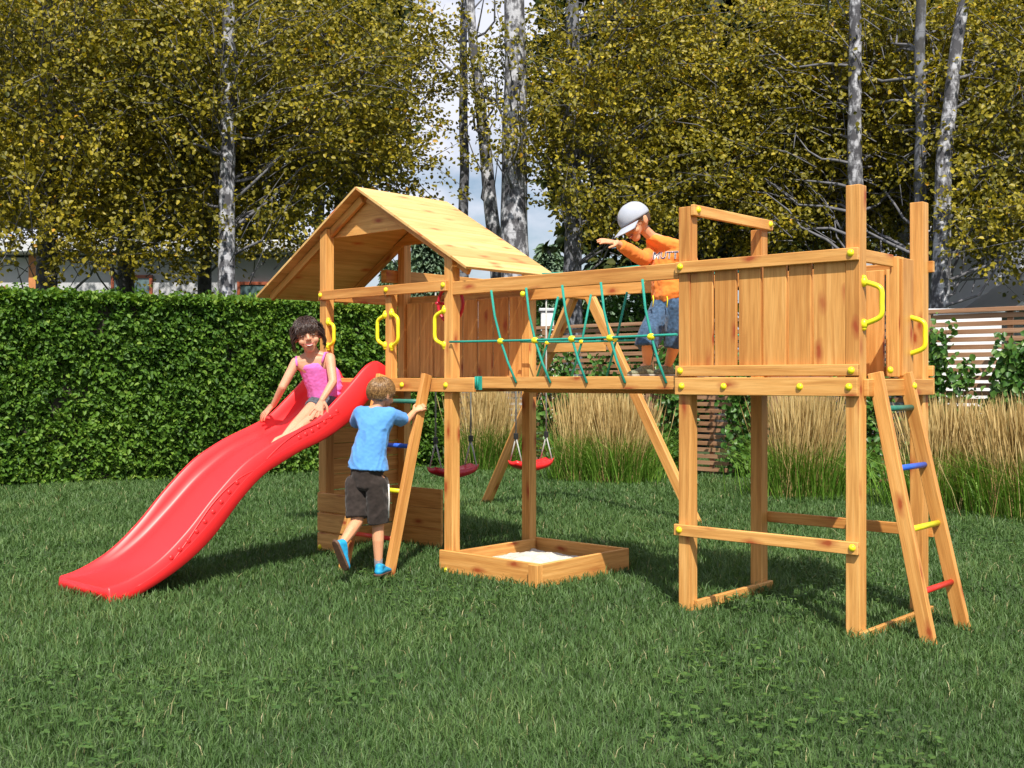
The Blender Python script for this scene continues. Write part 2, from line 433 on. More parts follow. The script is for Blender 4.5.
# --- slide: one moulded trough
SLV = [-2.00, -1.88, -1.70, -1.52, -1.34, -1.15, -1.0, -.86, -.70, -.55, -.34, -.18, -.09, -.03, .05]
BED = [.075, .085, .135, .245, .40, .575, .685, .765, .83, .885, 1.00, 1.13, 1.195, 1.215, 1.228]
RIM = [.086, .115, .20, .345, .53, .70, .79, .855, .915, .985, 1.155, 1.30, 1.345, 1.335, 1.29]
BOT = [-.01, .01, .085, .185, .325, .525, .65, .72, .79, .845, .955, 1.085, 1.16, 1.19, 1.205]
prof = catmull([(a, b, c, d) for a, b, c, d in zip(SLV, BED, RIM, BOT)], 7)
UC = -.925
def slide_mesh():
    bm = bmesh.new(); rows = []
    for i, (v, bed, rim, bot) in enumerate(prof):
        h = max(rim - bed, .004); f = min(1, h / .12)
        flare = .012
        iw, ow = .232, .278
        half = [(-ow - .012, bot - .022 * f), (-ow - .026, bot - .008 * f), (-ow - .020, rim - .60 * (rim - bot)), (-ow - .008, rim - .012), (-ow + .004, rim), (-ow + .014, rim + .001), (-ow + .024, rim - .008),
                (-iw - .006, bed + .55 * h), (-iw + .006, bed + .22 * h), (-iw + .03, bed + .05 * h), (-iw + .07, bed), (-.08, bed - .0), (0, bed - .002)]
        full = half + [(-a, b) for a, b in half[-2::-1]]
        under = [(.2, bot + .012), (0, bot + .014), (-.2, bot + .012)]
        rows.append([bm.verts.new((UC + a, v, b)) for a, b in full + under])
    n = len(rows[0])
    for i in range(len(rows) - 1):
        for k in range(n):
            f = bm.faces.new((rows[i][k], rows[i][(k + 1) % n], rows[i + 1][(k + 1) % n], rows[i + 1][k])); f.smooth = True
    bm.faces.new(rows[0]); bm.faces.new(rows[-1][::-1])
    bmesh.ops.recalc_face_normals(bm, faces=list(bm.faces))
    me = bpy.data.meshes.new('slide'); bm.to_mesh(me); bm.free(); return me
sl = mesh_obj('slide', slide_mesh(), SLIDERED, PS, True)
# moulded relief on the outer flank: ridges and small stars
def prof_at(v):
    for a, b in zip(prof[:-1], prof[1:]):
        if a[0] <= v <= b[0]:
            t = (v - a[0]) / (b[0] - a[0]); return [x + (y - x) * t for x, y in zip(a, b)]
    return prof[-1]
for sgn in (1, -1):
    m = MB()
    for v0, v1, fa, fb in ((-1.85, -.45, .42, .42), (-1.62, -1.05, .42, .85), (-.98, -.40, .45, .9)):
        pts = []
        for i in range(30):
            t = i / 29; v = v0 + (v1 - v0) * t; p = prof_at(v)
            fr = fa + (fb - fa) * math.sin(t * pi) if fb != fa else fa
            pts.append((UC + sgn * (.298 - .014 * fr), v, p[3] + (p[2] - p[3]) * fr))
        m.tube(pts, .0065, 6)
    for vv in list(np.linspace(-1.62, -1.18, 9)) + list(np.linspace(-.72, -.42, 7)):
        p = prof_at(vv); m.ball((UC + sgn * .290, vv, p[3] + (p[2] - p[3]) * .60), .018, 8, (.5, 1, 1))
    m.build('moulded_relief', SLIDERED, sl)

# ------------------------------------------------------------------ things of the play set that hang or lie free
def world(u, v, z): return Vector((-.383 + .741 * u + .671 * v, 7.18 - .671 * u + .741 * v, z))
sandm = bmesh.new(); g = bmesh.ops.create_grid(sandm, x_segments=40, y_segments=40, size=.5)
for v in sandm.verts:
    x, y = v.co.x, v.co.y
    v.co = Vector((.42 + x * .70, .36 + y * .70, .055 + .055 * math.exp(-((x + .05) ** 2 + (y - .0) ** 2) * 9) + .02 * noise.noise(Vector((x * 9, y * 9, 0))) + .008 * noise.noise(Vector((x * 30, y * 30, 3)))))
me = bpy.data.meshes.new('sand'); sandm.to_mesh(me); sandm.free()
so = mesh_obj('sand', me, SAND, None, True); so.location = (-.383, 7.18, 0); so.rotation_euler = (0, 0, RZ)
tag(so, 'heap of white sand lying inside the low wooden sandbox', 'sand', kind='stuff')

def swing(v, mat, label):
    s = tag(empty('swing', world(-1.339, v, .48), RZ), label, 'swing', 'swings under the wooden beam')
    bm = bmesh.new(); nx, ny = 10, 22; top = []
    ring = []
    for j in range(ny + 1):
        y = -1 + 2 * j / ny; hw = .088 * (1 - abs(y) ** 5 * .45); row = []
        for i in range(nx + 1):
            x = -1 + 2 * i / nx
            row.append((x * hw, y * .25, .034 * abs(y) ** 2.5 + .012 * x * x + .01))
        ring.append(row)
    T = [[bm.verts.new(p) for p in r] for r in ring]; Bt = [[bm.verts.new((p[0] * .9, p[1] * .96, p[2] - .062 + .022 * abs(p[1] / .25))) for p in r] for r in ring]
    for j in range(ny):
        for i in range(nx):
            for G, fl in ((T, 0), (Bt, 1)):
                q = (G[j][i], G[j][i + 1], G[j + 1][i + 1], G[j + 1][i]); bm.faces.new(q if not fl else q[::-1])
    for j in range(ny):
        for i in (0, nx): bm.faces.new((T[j][i], Bt[j][i], Bt[j + 1][i], T[j + 1][i]))
    for i in range(nx):
        for j in (0, ny): bm.faces.new((T[j][i], Bt[j][i], Bt[j][i + 1], T[j][i + 1]))
    bmesh.ops.recalc_face_normals(bm, faces=list(bm.faces))
    me = bpy.data.meshes.new('seat'); bm.to_mesh(me); bm.free(); mesh_obj('seat', me, mat, s, True)
    for y in (-.2, .2):
        zt = 1.96 - .48
        r = MB().tube([(0, y, .25), (0, y, zt)], .0065, 8).tube([(-.07, y, .03), (0, y, .25)], .006, 8).tube([(.07, y, .03), (0, y, .25)], .006, 8).build('rope', ROPEGREY, s)
        MB().mm(-.016, .016, y - .016, y + .016, .235, .285).build('rope_clamp', BLACKPL, r)
    return s
swing(1.345, SHADERED, 'red plastic swing seat, coloured as in shade, on grey ropes, hanging half behind the roofed tower post')
swing(2.30, SEATRED, 'bright red plastic swing seat on grey ropes, hanging in front of golden ornamental grass')

# ------------------------------------------------------------------ numpy mesh of many small leaves or blades
def fast_mesh(name, verts, faces_flat, loop_tot, tone, mat, parent=None, smooth=False):
    me = bpy.data.meshes.new(name)
    nv, nf = len(verts), len(loop_tot)
    me.vertices.add(nv); me.vertices.foreach_set('co', verts.astype(np.float32).ravel())
    me.loops.add(len(faces_flat)); me.loops.foreach_set('vertex_index', faces_flat.astype(np.int32))
    me.polygons.add(nf)
    starts = np.concatenate(([0], np.cumsum(loop_tot)[:-1])).astype(np.int32)
    me.polygons.foreach_set('loop_start', starts); me.polygons.foreach_set('loop_total', loop_tot.astype(np.int32))
    at = me.attributes.new('tone', 'FLOAT', 'FACE'); at.data.foreach_set('value', tone.astype(np.float32))
    me.update(calc_edges=True)
    return mesh_obj(name, me, mat, parent, smooth)

def unit(a):
    return a / np.maximum(np.linalg.norm(a, axis=1, keepdims=True), 1e-9)

def leaves(name, P, Nrm, D, size, tone, mat, parent=None, aspect=.62, fold=.16):
    """each leaf: two quads folded along the midrib. P base, D direction of the tip, Nrm rough normal"""
    n = len(P); D = unit(D); Sd = unit(np.cross(D, Nrm)); Nn = np.cross(Sd, D)
    s = size[:, None]
    def pt_(a, b, c): return P + D * s * a + Sd * s * b * aspect + Nn * s * c
    V = np.stack([pt_(0, 0, 0), pt_(.30, .42, fold), pt_(.68, .36, fold * .8), pt_(1.0, 0, -.08), pt_(.68, -.36, fold * .8), pt_(.30, -.42, fold)], 1).reshape(-1, 3)
    b = (np.arange(n) * 6)[:, None]
    F = np.concatenate([b + np.array([[0, 1, 2, 3]]), b + np.array([[0, 3, 4, 5]])], 1).reshape(-1)
    return fast_mesh(name, V, F, np.full(2 * n, 4), np.repeat(tone, 2), mat, parent)

def blades(name, P, h, w, lean, az, tone, mat, parent=None, droop=1.0):
    """grass blades: two segments, tapering, bending over"""
    n = len(P); face = az + rng.uniform(-1.2, 1.2, n)
    wd = np.stack([np.cos(face), np.sin(face), np.zeros(n)], 1) * (w * .5)[:, None]
    ld = np.stack([np.cos(az + 1.57), np.sin(az + 1.57), np.zeros(n)], 1)
    up = np.array([[0, 0, 1.0]])
    m1 = P + up * (h * .55)[:, None] + ld * (lean * .28 * h)[:, None]
    t = P + up * (h * (1 - .25 * lean * droop))[:, None] + ld * (lean * h)[:, None]
    V = np.stack([P - wd, P + wd, m1 + wd * .8, m1 - wd * .8, t], 1).reshape(-1, 3)
    b = (np.arange(n) * 5)[:, None]
    F = (b + np.array([[0, 1, 2, 3, 3, 2, 4]])).reshape(-1)
    return fast_mesh(name, V, F, np.tile([4, 3], n), np.repeat(tone, 2), mat, parent)

def fbm(x, y, f, seed=0):
    out = np.zeros(len(x)); r = np.random.default_rng(seed)
    for k in range(7):
        a = r.uniform(0, 2 * pi); fr = f * r.uniform(.6, 1.9); ph = r.uniform(0, 6.28)
        out += np.sin((x * np.cos(a) + y * np.sin(a)) * fr + ph + 1.3 * np.sin((x * np.sin(a * 2) - y * np.cos(a * 3)) * fr * .7 + ph * 2))
    return out / 7

# ------------------------------------------------------------------ ground and lawn
m_, nt, B, N, L = new_mat('lawn_soil')
tc = N.new('ShaderNodeTexCoord'); n1 = N.new('ShaderNodeTexNoise'); n1.inputs['Scale'].default_value = 1.2; n1.inputs['Detail'].default_value = 8
L.new(tc.outputs['Object'], n1.inputs['Vector'])
n2 = N.new('ShaderNodeTexNoise'); n2.inputs['Scale'].default_value = 60; n2.inputs['Detail'].default_value = 4; L.new(tc.outputs['Object'], n2.inputs['Vector'])
r1 = ramp(N, [(.3, (.028, .058, .014)), (.7, (.05, .085, .022))]); L.new(n1.outputs['Fac'], r1.inputs['Fac'])
r2 = ramp(N, [(.35, (.5, .5, .5)), (.65, (1.2, 1.2, 1.2))]); L.new(n2.outputs['Fac'], r2.inputs['Fac'])
L.new(mixc(N, L, 1.0, r1.outputs[0], r2.outputs[0], 'MULTIPLY'), B.inputs['Base Color']); B.inputs['Roughness'].default_value = .95
GROUNDM = m_
bm = bmesh.new(); bmesh.ops.create_grid(bm, x_segments=60, y_segments=60, size=300)
me = bpy.data.meshes.new('ground'); bm.to_mesh(me); bm.free()
tag(mesh_obj('ground', me, GROUNDM), kind='structure')

LAWN = leaf_mat('lawn_blades', [(0, (.040, .086, .022)), (.4, (.070, .142, .038)), (.75, (.115, .197, .060)), (.93, (.19, .26, .09)), (1, (.36, .33, .17))], .25, .5, .3)
def lawn():
    Ps = []; Ss = []
    bands = [(2.6, 4.5), (4.5, 6), (6, 8), (8, 10.5), (10.5, 13.5), (13.5, 18)]
    for a, b in bands:
        mid = (a + b) / 2; dens = 6000 * (4.2 / mid) ** 1.15
        x0, x1 = -.52 * b - 1.2, .52 * b + 1.4
        n = int((b - a) * (x1 - x0) * dens)
        x = rng.uniform(x0, x1, n); y = rng.uniform(a, b, n)
        keep = np.abs(x) < .50 * y + 1.3
        Ps.append(np.stack([x[keep], y[keep]], 1)); Ss.append(np.full(keep.sum(), (mid / 4.2) ** .62))
    P = np.concatenate(Ps); s = np.concatenate(Ss)
    # keep the inside of the sandbox free
    du, dv = P[:, 0] + .383, P[:, 1] - 7.18
    u = du * .741 - dv * .671; v = du * .671 + dv * .741
    inside = (u > -.02) & (u < .80) & (v > -.04) & (v < .80)
    P, s = P[~inside], s[~inside]
    n = len(P)
    patch = fbm(P[:, 0], P[:, 1], 2.2, 3); fine = fbm(P[:, 0], P[:, 1], 9, 5)
    h = (.033 + .026 * rng.random(n) + .012 * patch + .016 * fine) * s ** .45
    long_ = rng.random(n) > .985; h[long_] *= 1.7
    h = np.clip(h, .012, .14)
    w = (.0034 + .0020 * rng.random(n)) * s
    az = rng.uniform(0, 2 * pi, n) ; az += .9 * np.sin(fbm(P[:, 0], P[:, 1], 3, 8) * 3)
    lean = rng.uniform(.15, 1.0, n)
    tone = np.clip(.42 + .22 * patch + .26 * fine + .12 * fbm(P[:, 0], P[:, 1], 24, 6) + rng.normal(0, .17, n), 0, .93)
    dry = rng.random(n) > .987; tone[dry] = 1.0
    P3 = np.concatenate([P, np.zeros((n, 1)) - .002], 1)
    o = blades('lawn_grass', P3, h, w, lean, az, tone, LAWN)
    tag(o, 'short mown green grass covering the whole lawn', 'grass', kind='stuff')
lawn()
# clover and broad-leaved weeds in the turf
CLOVER = leaf_mat('clover_leaf', [(0, (.04, .10, .02)), (1, (.09, .17, .035))], .25, .5)
n = 9000
cx = rng.uniform(-3.5, 4.5, n); cy = 3.2 + 7 * rng.random(n) ** 1.4
k = fbm(cx, cy, 3.4, 21) > .16
cx, cy = cx[k], cy[k]; n = len(cx)
P = np.stack([cx, cy, rng.uniform(.025, .05, n)], 1)
P = np.repeat(P, 3, 0) + 0; a = np.tile([0, 2.1, 4.2], n) + np.repeat(rng.uniform(0, 6, n), 3)
D = np.stack([np.cos(a), np.sin(a), rng.uniform(-.1, .35, 3 * n)], 1)
o = leaves('clover', P, np.tile([0, 0, 1.0], (3 * n, 1)) + rng.normal(0, .2, (3 * n, 3)), D, rng.uniform(.014, .024, 3 * n), rng.random(3 * n), CLOVER, aspect=1.0, fold=.05)
tag(o, 'patches of small round clover leaves in the lawn', 'clover', kind='stuff')

# ------------------------------------------------------------------ hedge
HEDGEM = leaf_mat('hedge_leaf', [(0, (.03, .085, .010)), (.4, (.085, .185, .020)), (.75, (.15, .27, .032)), (1, (.25, .36, .06))], .30, .5, .28)
COREM = plain('dark_hedge_core', (.035, .03, .02), .9, .3, 30)
HA, HB, HH = Vector((-8.2, 11.05, 0)), Vector((-.95, 15.55, 0)), 2.24
hd = (HB - HA).normalized(); hn = Vector((hd.y, -hd.x, 0)); HLEN = (HB - HA).length
hedge = tag(empty('hedge', HA), 'long dense green clipped hedge behind the slide, taller than the children', 'hedge')
bm = bmesh.new(); bmesh.ops.create_cube(bm, size=1)
bmesh.ops.subdivide_edges(bm, edges=list(bm.edges), cuts=30, use_grid_fill=True)
for v in bm.verts:
    p = Vector(((v.co.x + .5) * HLEN, v.co.y * .72 - .5, (v.co.z + .5) * (HH - .13)))
    p += Vector((0, 1, 0)) * (noise.noise(p * 2.3) * .07) + Vector((0, 0, 1)) * noise.noise(p * 1.9 + Vector((5, 5, 5))) * .04 * (1 if v.co.z > .4 else 0)
    v.co = hd * p.x + hn * p.y + Vector((0, 0, p.z))
me = bpy.data.meshes.new('inner_core'); bm.to_mesh(me); bm.free(); mesh_obj('inner_core', me, COREM, hedge)  # solid dark block filling the hedge behind the leaves
def hedge_leaves():
    n1 = 80000; s = rng.uniform(0, HLEN, n1); z = rng.uniform(.02, HH, n1)
    bumpf = .08 * fbm(s, z, 4, 31) + .11 * fbm(s, z, 13, 32) + .06 * fbm(s, z, 28, 36)
    dep = -.5 + .36 + .055 + bumpf + rng.normal(0, .035, n1)
    n2 = 26000; s2 = rng.uniform(0, HLEN, n2); d2 = rng.uniform(-.95, 0.02, n2)
    z2 = HH - .06 + .05 * fbm(s2, d2, 5, 33) + .03 * fbm(s2, d2, 14, 34) + rng.normal(0, .03, n2)
    S_ = np.concatenate([s, s2]); Dp = np.concatenate([dep, d2]); Z = np.concatenate([z, z2])
    # one end cap
    n3 = 3500; S_ = np.concatenate([S_, HLEN + rng.normal(.03, .04, n3)]); Dp = np.concatenate([Dp, rng.uniform(-.95, 0, n3)]); Z = np.concatenate([Z, rng.uniform(0, HH, n3)])
    n4 = 260; s4 = rng.uniform(0, HLEN, n4); d4 = rng.uniform(-.8, -.12, n4); hgt = rng.uniform(.04, .13, n4)
    for t in (.25, .5, .75, 1.0):
        S_ = np.concatenate([S_, s4 + rng.normal(0, .01, n4)]); Dp = np.concatenate([Dp, d4]); Z = np.concatenate([Z, HH - .03 + hgt * t])
    n = len(S_)
    P = np.outer(S_, hd) + np.outer(Dp, hn); P[:, 2] = Z
    out = np.tile(np.array(hn), (n, 1)).astype(float); out[n1:n1 + n2] = (0, 0, 1); out[n1 + n2:] = np.array(hd); out[n1 + n2 + n3:] = (0, -.4, .8)
    Nn = out * .9 + np.array([0, 0, .55]) + rng.normal(0, .55, (n, 3))
    D = rng.normal(0, .7, (n, 3)) + out * .35 + np.array([0, 0, -.15])
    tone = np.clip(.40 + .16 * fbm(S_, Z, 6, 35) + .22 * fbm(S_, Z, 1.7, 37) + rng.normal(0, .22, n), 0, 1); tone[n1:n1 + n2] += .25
    leaves('foliage', P, Nn, D, rng.uniform(.042, .08, n), np.clip(tone, 0, 1), HEDGEM, hedge, aspect=.7)
hedge_leaves()

# ------------------------------------------------------------------ slatted fence with posts
def fp(u, off=0.0, z=0.0): return world(u, 7.1 + off, z)
FG = 'slatted fence panels behind the ornamental grass'
FZ = 1.985
bays = [-7.05, -5.25, -3.45, -1.62, .22, 1.95, 3.7]
FLAB = ['leftmost fence panel of brown horizontal slats, beside the hedge end', 'brown slatted fence panel behind the swings and rope bridge', 'brown slatted fence panel seen under the rope bridge',
        'brown slatted fence panel seen under the tower with vines on it', 'brown slatted fence panel right of the right-hand ladder, backed by white wall', 'brown slatted fence panel at the far right edge']
for i in range(len(bays) - 1):
    a, b = bays[i], bays[i + 1]
    e = tag(empty('fence_panel', fp((a + b) / 2), RZ), FLAB[i], 'fence', FG)
    hl = (b - a) / 2
    m = MB(); z = .07
    while z < FZ - .1:
        m.mm(-hl + .05, hl - .05, -.014, .010, z, z + .050, bev=.002); z += .082
    m.build('slats', FENCEWOOD, e)
    MB().mm(-hl, hl, -.05, .05, FZ - .045, FZ, bev=.003).build('top_board', FENCEWOOD, e)
    MB().mm(-hl - .05, -hl + .05, -.045, .045, 0, FZ - .047).build('post', FENCEWOOD, e)
    if i == len(bays) - 2: MB().mm(hl - .05, hl + .05, -.045, .045, 0, FZ - .047).build('post', FENCEWOOD, e)
    MB().mm(-.03, .03, .012, .05, 0, FZ - .047).build('post', FENCEWOOD, e)

# climbing plants on the fence
VINEM = leaf_mat('vine_leaf', [(0, (.03, .10, .016)), (.6, (.075, .18, .03)), (1, (.14, .25, .05))], .25, .4, .45)
STEMM = plain('vine_stem', (.12, .08, .05), .9, .2)
def vine(u, h, spread, n, label, seed, lean=0):
    r = np.random.default_rng(seed)
    root = tag(empty('climbing_vine', fp(u, -.09)), label, 'vine', 'vines climbing the fence')
    ms = MB(); P = []
    for s in range(6):
        x = r.uniform(-.08, .08); z = 0; pts = []; dirx = r.uniform(-1, 1) * spread * .9 + lean * .5
        hh = h * r.uniform(.65, 1.0); N_ = 14
        for k in range(N_ + 1):
            t = k / N_; xx = x + dirx * t ** 1.2 + .07 * sin(t * 9 + s * 2); q = Vector((.741 * xx, -.671 * xx, hh * t)); q += Vector((-.671, -.741, 0)) * (.02 * sin(7 * t + s))
            pts.append(q)
        ms.tube(pts, [.011 - .008 * k / N_ for k in range(N_ + 1)], 6)
        for _ in range(int(n * 2.4) // 6):
            t = r.random() ** .75; k = min(int(t * N_), N_ - 1); q = pts[k].lerp(pts[k + 1], t * N_ - k)
            P.append(np.array(q) + r.normal(0, 1, 3) * np.array([.075, .05, .07]) + np.array([-.04, -.045, 0]))
    ms.build('stem', STEMM, root)
    P = np.array(P); P[:, 2] = np.clip(P[:, 2], .02, h * 1.05); n = len(P)
    leaves('foliage', P, np.array([-.5, -.7, .5]) + r.normal(0, .5, (n, 3)), r.normal(0, .6, (n, 3)) + np.array([-.1, -.1, -.5]), r.uniform(.055, .095, n), r.random(n), VINEM, root, aspect=.9)
vine(-4.95, 1.9, .25, 330, 'leafy green vine on the fence seen between the swing ropes', 1)
vine(-4.1, 1.7, .4, 420, 'broad green vine on the fence behind the rope bridge netting', 2)
vine(-2.95, 1.95, .35, 480, 'green vine climbing the fence behind the walking boy on the bridge', 3)
vine(-2.05, 1.8, .3, 330, 'loose green vine on the fence seen just right of the tower front-left post', 4)
vine(-.45, 1.85, .3, 260, 'green vine on the fence seen through the right-hand ladder', 5)
vine(.28, 1.95, .2, 420, 'dense green vine hugging the fence post just right of the tower', 6)
vine(.66, 1.8, .5, 560, 'sprawling green vine crossing the far right fence slats diagonally', 7, .5)

# ------------------------------------------------------------------ feather reed grasses
STRAW = leaf_mat('straw_plumes', [(0, (.30, .20, .075)), (.5, (.50, .36, .15)), (1, (.68, .53, .26))], .2, .7, .2)
REED = leaf_mat('reed_leaves', [(0, (.08, .19, .02)), (.6, (.16, .32, .04)), (1, (.30, .46, .09))], .3, .5, .3)
def reed(u, v, hw, h, label, seed, ns=1500, nl=1700):
    r = np.random.default_rng(seed)
    root = tag(empty('ornamental_grass', world(u, v, 0)), label, 'ornamental grass', 'golden feather reed grasses along the fence')
    n = int(ns * 1.1); bx = r.normal(0, hw * .42, n); by = r.normal(0, .16, n)
    bx = np.clip(bx, -hw, hw); H = h * (1 - .15 * (bx / hw) ** 2) * r.uniform(.58, 1.06, n)
    ax = np.array([.741, -.671, 0]); ay = np.array([.671, .741, 0])
    base = np.outer(bx * .75, ax) + np.outer(by, ay)
    lx = bx / hw * .20 + r.normal(0, .115, n); ly = r.normal(0, .10, n)
    tip = base + np.outer(lx * H, ax) + np.outer(ly * H, ay); tip[:, 2] = H
    midp = base * .5 + tip * .5; midp -= np.outer(lx * H * .08, ax)
    # stalk: thin quad strip, plume: wider spindle at the top
    fa = r.uniform(0, pi, n); wd = np.stack([np.cos(fa), np.sin(fa), np.zeros(n)], 1)
    w0 = .0022; pw = r.uniform(.003, .0075, n)[:, None]
    p3 = base * .30 + tip * .70; p4 = base * .16 + tip * .84
    V = np.stack([base - wd * w0, base + wd * w0, midp + wd * w0, midp - wd * w0, p3 - wd * w0, p3 + wd * w0, p4 + wd * pw, tip, p4 - wd * pw], 1).reshape(-1, 3)
    b = (np.arange(n) * 9)[:, None]
    F = (b + np.array([[0, 1, 2, 3, 3, 2, 5, 4, 4, 5, 6, 8, 8, 6, 7]])).reshape(-1)
    fast_mesh('plumes', V, F, np.tile([4, 4, 4, 3], n), np.repeat(r.random(n), 4), STRAW, root)
    n = nl; bx = r.normal(0, hw * .5, n); by = r.normal(0, .2, n); P = np.outer(bx, ax) + np.outer(by, ay)
    az = np.arctan2(by, bx + 1e-6) * 1.0 + r.normal(0, .8, n) - 1.57 - .73
    global rng
    save = rng; rng = r
    blades('leaves', P, h * r.uniform(.28, .72, n), r.uniform(.006, .012, n), r.uniform(.2, 1.0, n), az, np.clip(r.normal(.5, .25, n), 0, 1), REED, root, 1.1)
    rng = save
reed(-5.35, 6.0, .42, 1.22, 'narrow golden reed grass clump left of the sandbox post, behind the red swing coloured as in shade', 41, 1100, 1500)
reed(-3.40, 5.70, .34, 1.14, 'golden reed grass clump seen beneath the left half of the rope bridge', 43, 1100, 1600)
reed(-2.86, 5.72, .34, 1.10, 'golden reed grass clump seen beneath the right half of the rope bridge', 44, 1000, 1600)
reed(-.52, 5.7, .42, 1.13, 'golden reed grass clump seen through the right-hand tower legs', 45, 1500, 1900)
reed(1.05, 5.6, .55, 1.06, 'golden reed grass clump just right of the right-hand ladder', 46, 1500, 1900)
reed(1.85, 5.35, .55, 1.08, 'golden reed grass clump at the right edge of the lawn', 47, 1500, 1900)

# ------------------------------------------------------------------ trees
BIRCH = bark_mat('pale_birch_bark', (.42, .43, .47), (.06, .06, .07), .53)
GREYB = bark_mat('grey_bark', (.17, .18, .21), (.055, .055, .06), .50)
TWIG2 = plain('branch_bark', (.13, .13, .145), .85, .3, 12)
DARKB = bark_mat('dark_bark', (.075, .075, .08), (.03, .03, .03), .5)
OLIVE = leaf_mat('autumn_olive_leaf', [(0, (.058, .068, .011)), (.35, (.165, .152, .015)), (.7, (.32, .265, .020)), (.92, (.50, .40, .035)), (1, (.50, .27, .022))], .30, .45, .3)
GREENL = leaf_mat('dark_green_leaf', [(0, (.02, .035, .012)), (.6, (.05, .07, .015)), (1, (.10, .10, .02))], .25, .5, .3)
CONIF = leaf_mat('distant_blue_green', [(0, (.09, .15, .10)), (1, (.19, .27, .18))], .15, .7, .1)

def tree(label, trunk, r0, bark, crowns, nleaf, lmat, seed, lsize=(.050, .094), branches=26, group='trees behind the garden', name='birch_tree', cat='tree', spraylen=.75):
    """trunk: list of points in the world; crowns: list of (centre, radii)"""
    r = np.random.default_rng(seed); base = Vector(trunk[0]); base.z = 0
    root = tag(empty(name, base), label, cat, group)
    tp = [Vector(p) - base for p in trunk]
    # smooth the trunk
    dense = []
    for i in range(len(tp) - 1):
        for k in range(5):
            t = k / 5; q = tp[i].lerp(tp[i + 1], t); q += Vector((noise.noise(q * .9 + Vector((seed, 0, 0))), noise.noise(q * .9 + Vector((0, seed, 0))), 0)) * .035; dense.append(q)
    dense.append(tp[-1]); nn = len(dense)
    m = MB().tube(dense, [r0 * (1.12 - .62 * k / (nn - 1)) for k in range(nn)], 16)
    m.build('trunk', bark, root)
    P = []; Dv = []; mb = MB()
    vols = np.array([c[1][0] * c[1][1] * c[1][2] for c in crowns]); vols = vols / vols.sum()
    nleaf = int(nleaf * 1.85); nsp = max(1, nleaf // 26); bcount = 0
    for s in range(nsp):
        c, rad = crowns[int(r.choice(len(crowns), p=vols))]
        while True:
            q = r.uniform(-1, 1, 3)
            if (q ** 2).sum() < 1 and r.random() < .35 + .65 * (q ** 2).sum(): break
        cc = Vector(c) - base; st = cc + Vector((q[0] * rad[0], q[1] * rad[1], q[2] * rad[2]))
        # nearest trunk height below
        tz = min(max(st.z - r.uniform(.3, 1.4), 1.8), dense[-1].z * .98)
        tk = min(range(nn), key=lambda i: abs(dense[i].z - tz)); o = dense[tk]
        dr = (st - o); dr.z *= .6
        dr = (dr.normalized() + Vector(r.normal(0, .45, 3))).normalized(); ln = spraylen * r.uniform(.6, 1.5)
        e = st + dr * ln + Vector((0, 0, -.12 * ln))
        if bcount < branches and s % max(1, nsp // branches) == 0:
            bcount += 1
            mid = o.lerp(st, .5) + Vector((0, 0, -.12)) + Vector(r.normal(0, .12, 3))
            mb.tube([o, o.lerp(mid, .5) + Vector(r.normal(0, .05, 3)), mid, mid.lerp(st, .5) + Vector(r.normal(0, .06, 3)), st, e], [.026, .023, .018, .013, .008, .003], 6)
        elif s % 3 == 0:
            mb.tube([st - dr * ln * .5 + Vector((0, 0, -.1)), st, e], [.009, .007, .003], 4)
        k = 26; t = r.random(k)
        pts = np.array(st)[None] + np.outer(t, np.array(e - st)) + r.normal(0, .07, (k, 3))
        P.append(pts); Dv.append(r.normal(0, .55, (k, 3)) + np.array(dr)[None] * .6 + np.array([0, 0, -.35]))
    P = np.concatenate(P); Dv = np.concatenate(Dv); n = len(P)
    if len(mb.bm.verts): mb.build('branches', TWIG2, root)
    else: mb.bm.free()
    Nn = np.array([0, -.5, .75]) + r.normal(0, .55, (n, 3))
    tone = np.clip(.45 + .2 * fbm(P[:, 0] * 1.0, P[:, 2] * 1.0, 2.2, seed + 3) + r.normal(0, .2, n), 0, 1)
    leaves('crown', P, Nn, Dv, r.uniform(lsize[0], lsize[1], n), tone, lmat, root, aspect=.85)
    return root

def up(x, y, lean=0, h=9.5, bend=0):
    return [(x + lean * t + bend * sin(t * pi), y, h * t) for t in (0, .2, .4, .6, .8, 1)]
# left group
tree('leafy tree at the far left, its dark trunk rising behind the hedge', up(*(-7.312, 17.600), .1), .17, DARKB, [((-6.917, 17.200, 5.734), (2.5, 1.3, 2.3)), ((-7.179, 16.400, 3.846), (.9, .6, .8)), ((-6.528, 16.600, 3.214), (1.7, .5, .45))], 14000, OLIVE, 61)
tree('leafy tree with a slim dark trunk, second from the left above the hedge', up(*(-6.559, 19.000), .1), .15, DARKB, [((-6.239, 18.600, 5.357), (2.6, 1.3, 2.3)), ((-5.668, 17.600, 3.537), (2.0, .8, .65))], 13500, OLIVE, 62)
tree('leafy tree with mottled pale trunk above the hedge, left of the roof', up(*(-4.275, 16.800), .05), .135, BIRCH, [((-4.056, 17.400, 5.864), (2.3, 1.2, 2.0)), ((-3.320, 17.600, 4.821), (1.4, .8, .9)), ((-3.736, 17.000, 3.413), (1.3, .5, .45)), ((-4.180, 16.200, 5.688), (1.1, .4, 1.1))], 11500, OLIVE, 63)
tree('leafy tree with dark trunk just left of the mottled pale trunk', up(*(-5.463, 20.000), .0), .13, DARKB, [((-5.248, 20.200, 5.353), (2.4, 1.2, 1.8)), ((-7.149, 20.500, 7.056), (2.5, 1.2, 1.8))], 9000, OLIVE, 64)
tree('leafy tree whose crown hangs behind the roof ridge', up(*(-3.023, 19.200), .2), .12, DARKB, [((-2.603, 19.000, 6.376), (1.45, 1.2, 1.7)), ((-2.019, 18.600, 4.612), (.95, .7, .55)), ((-3.141, 19.400, 4.845), (1.2, .9, .8))], 6500, OLIVE, 65)
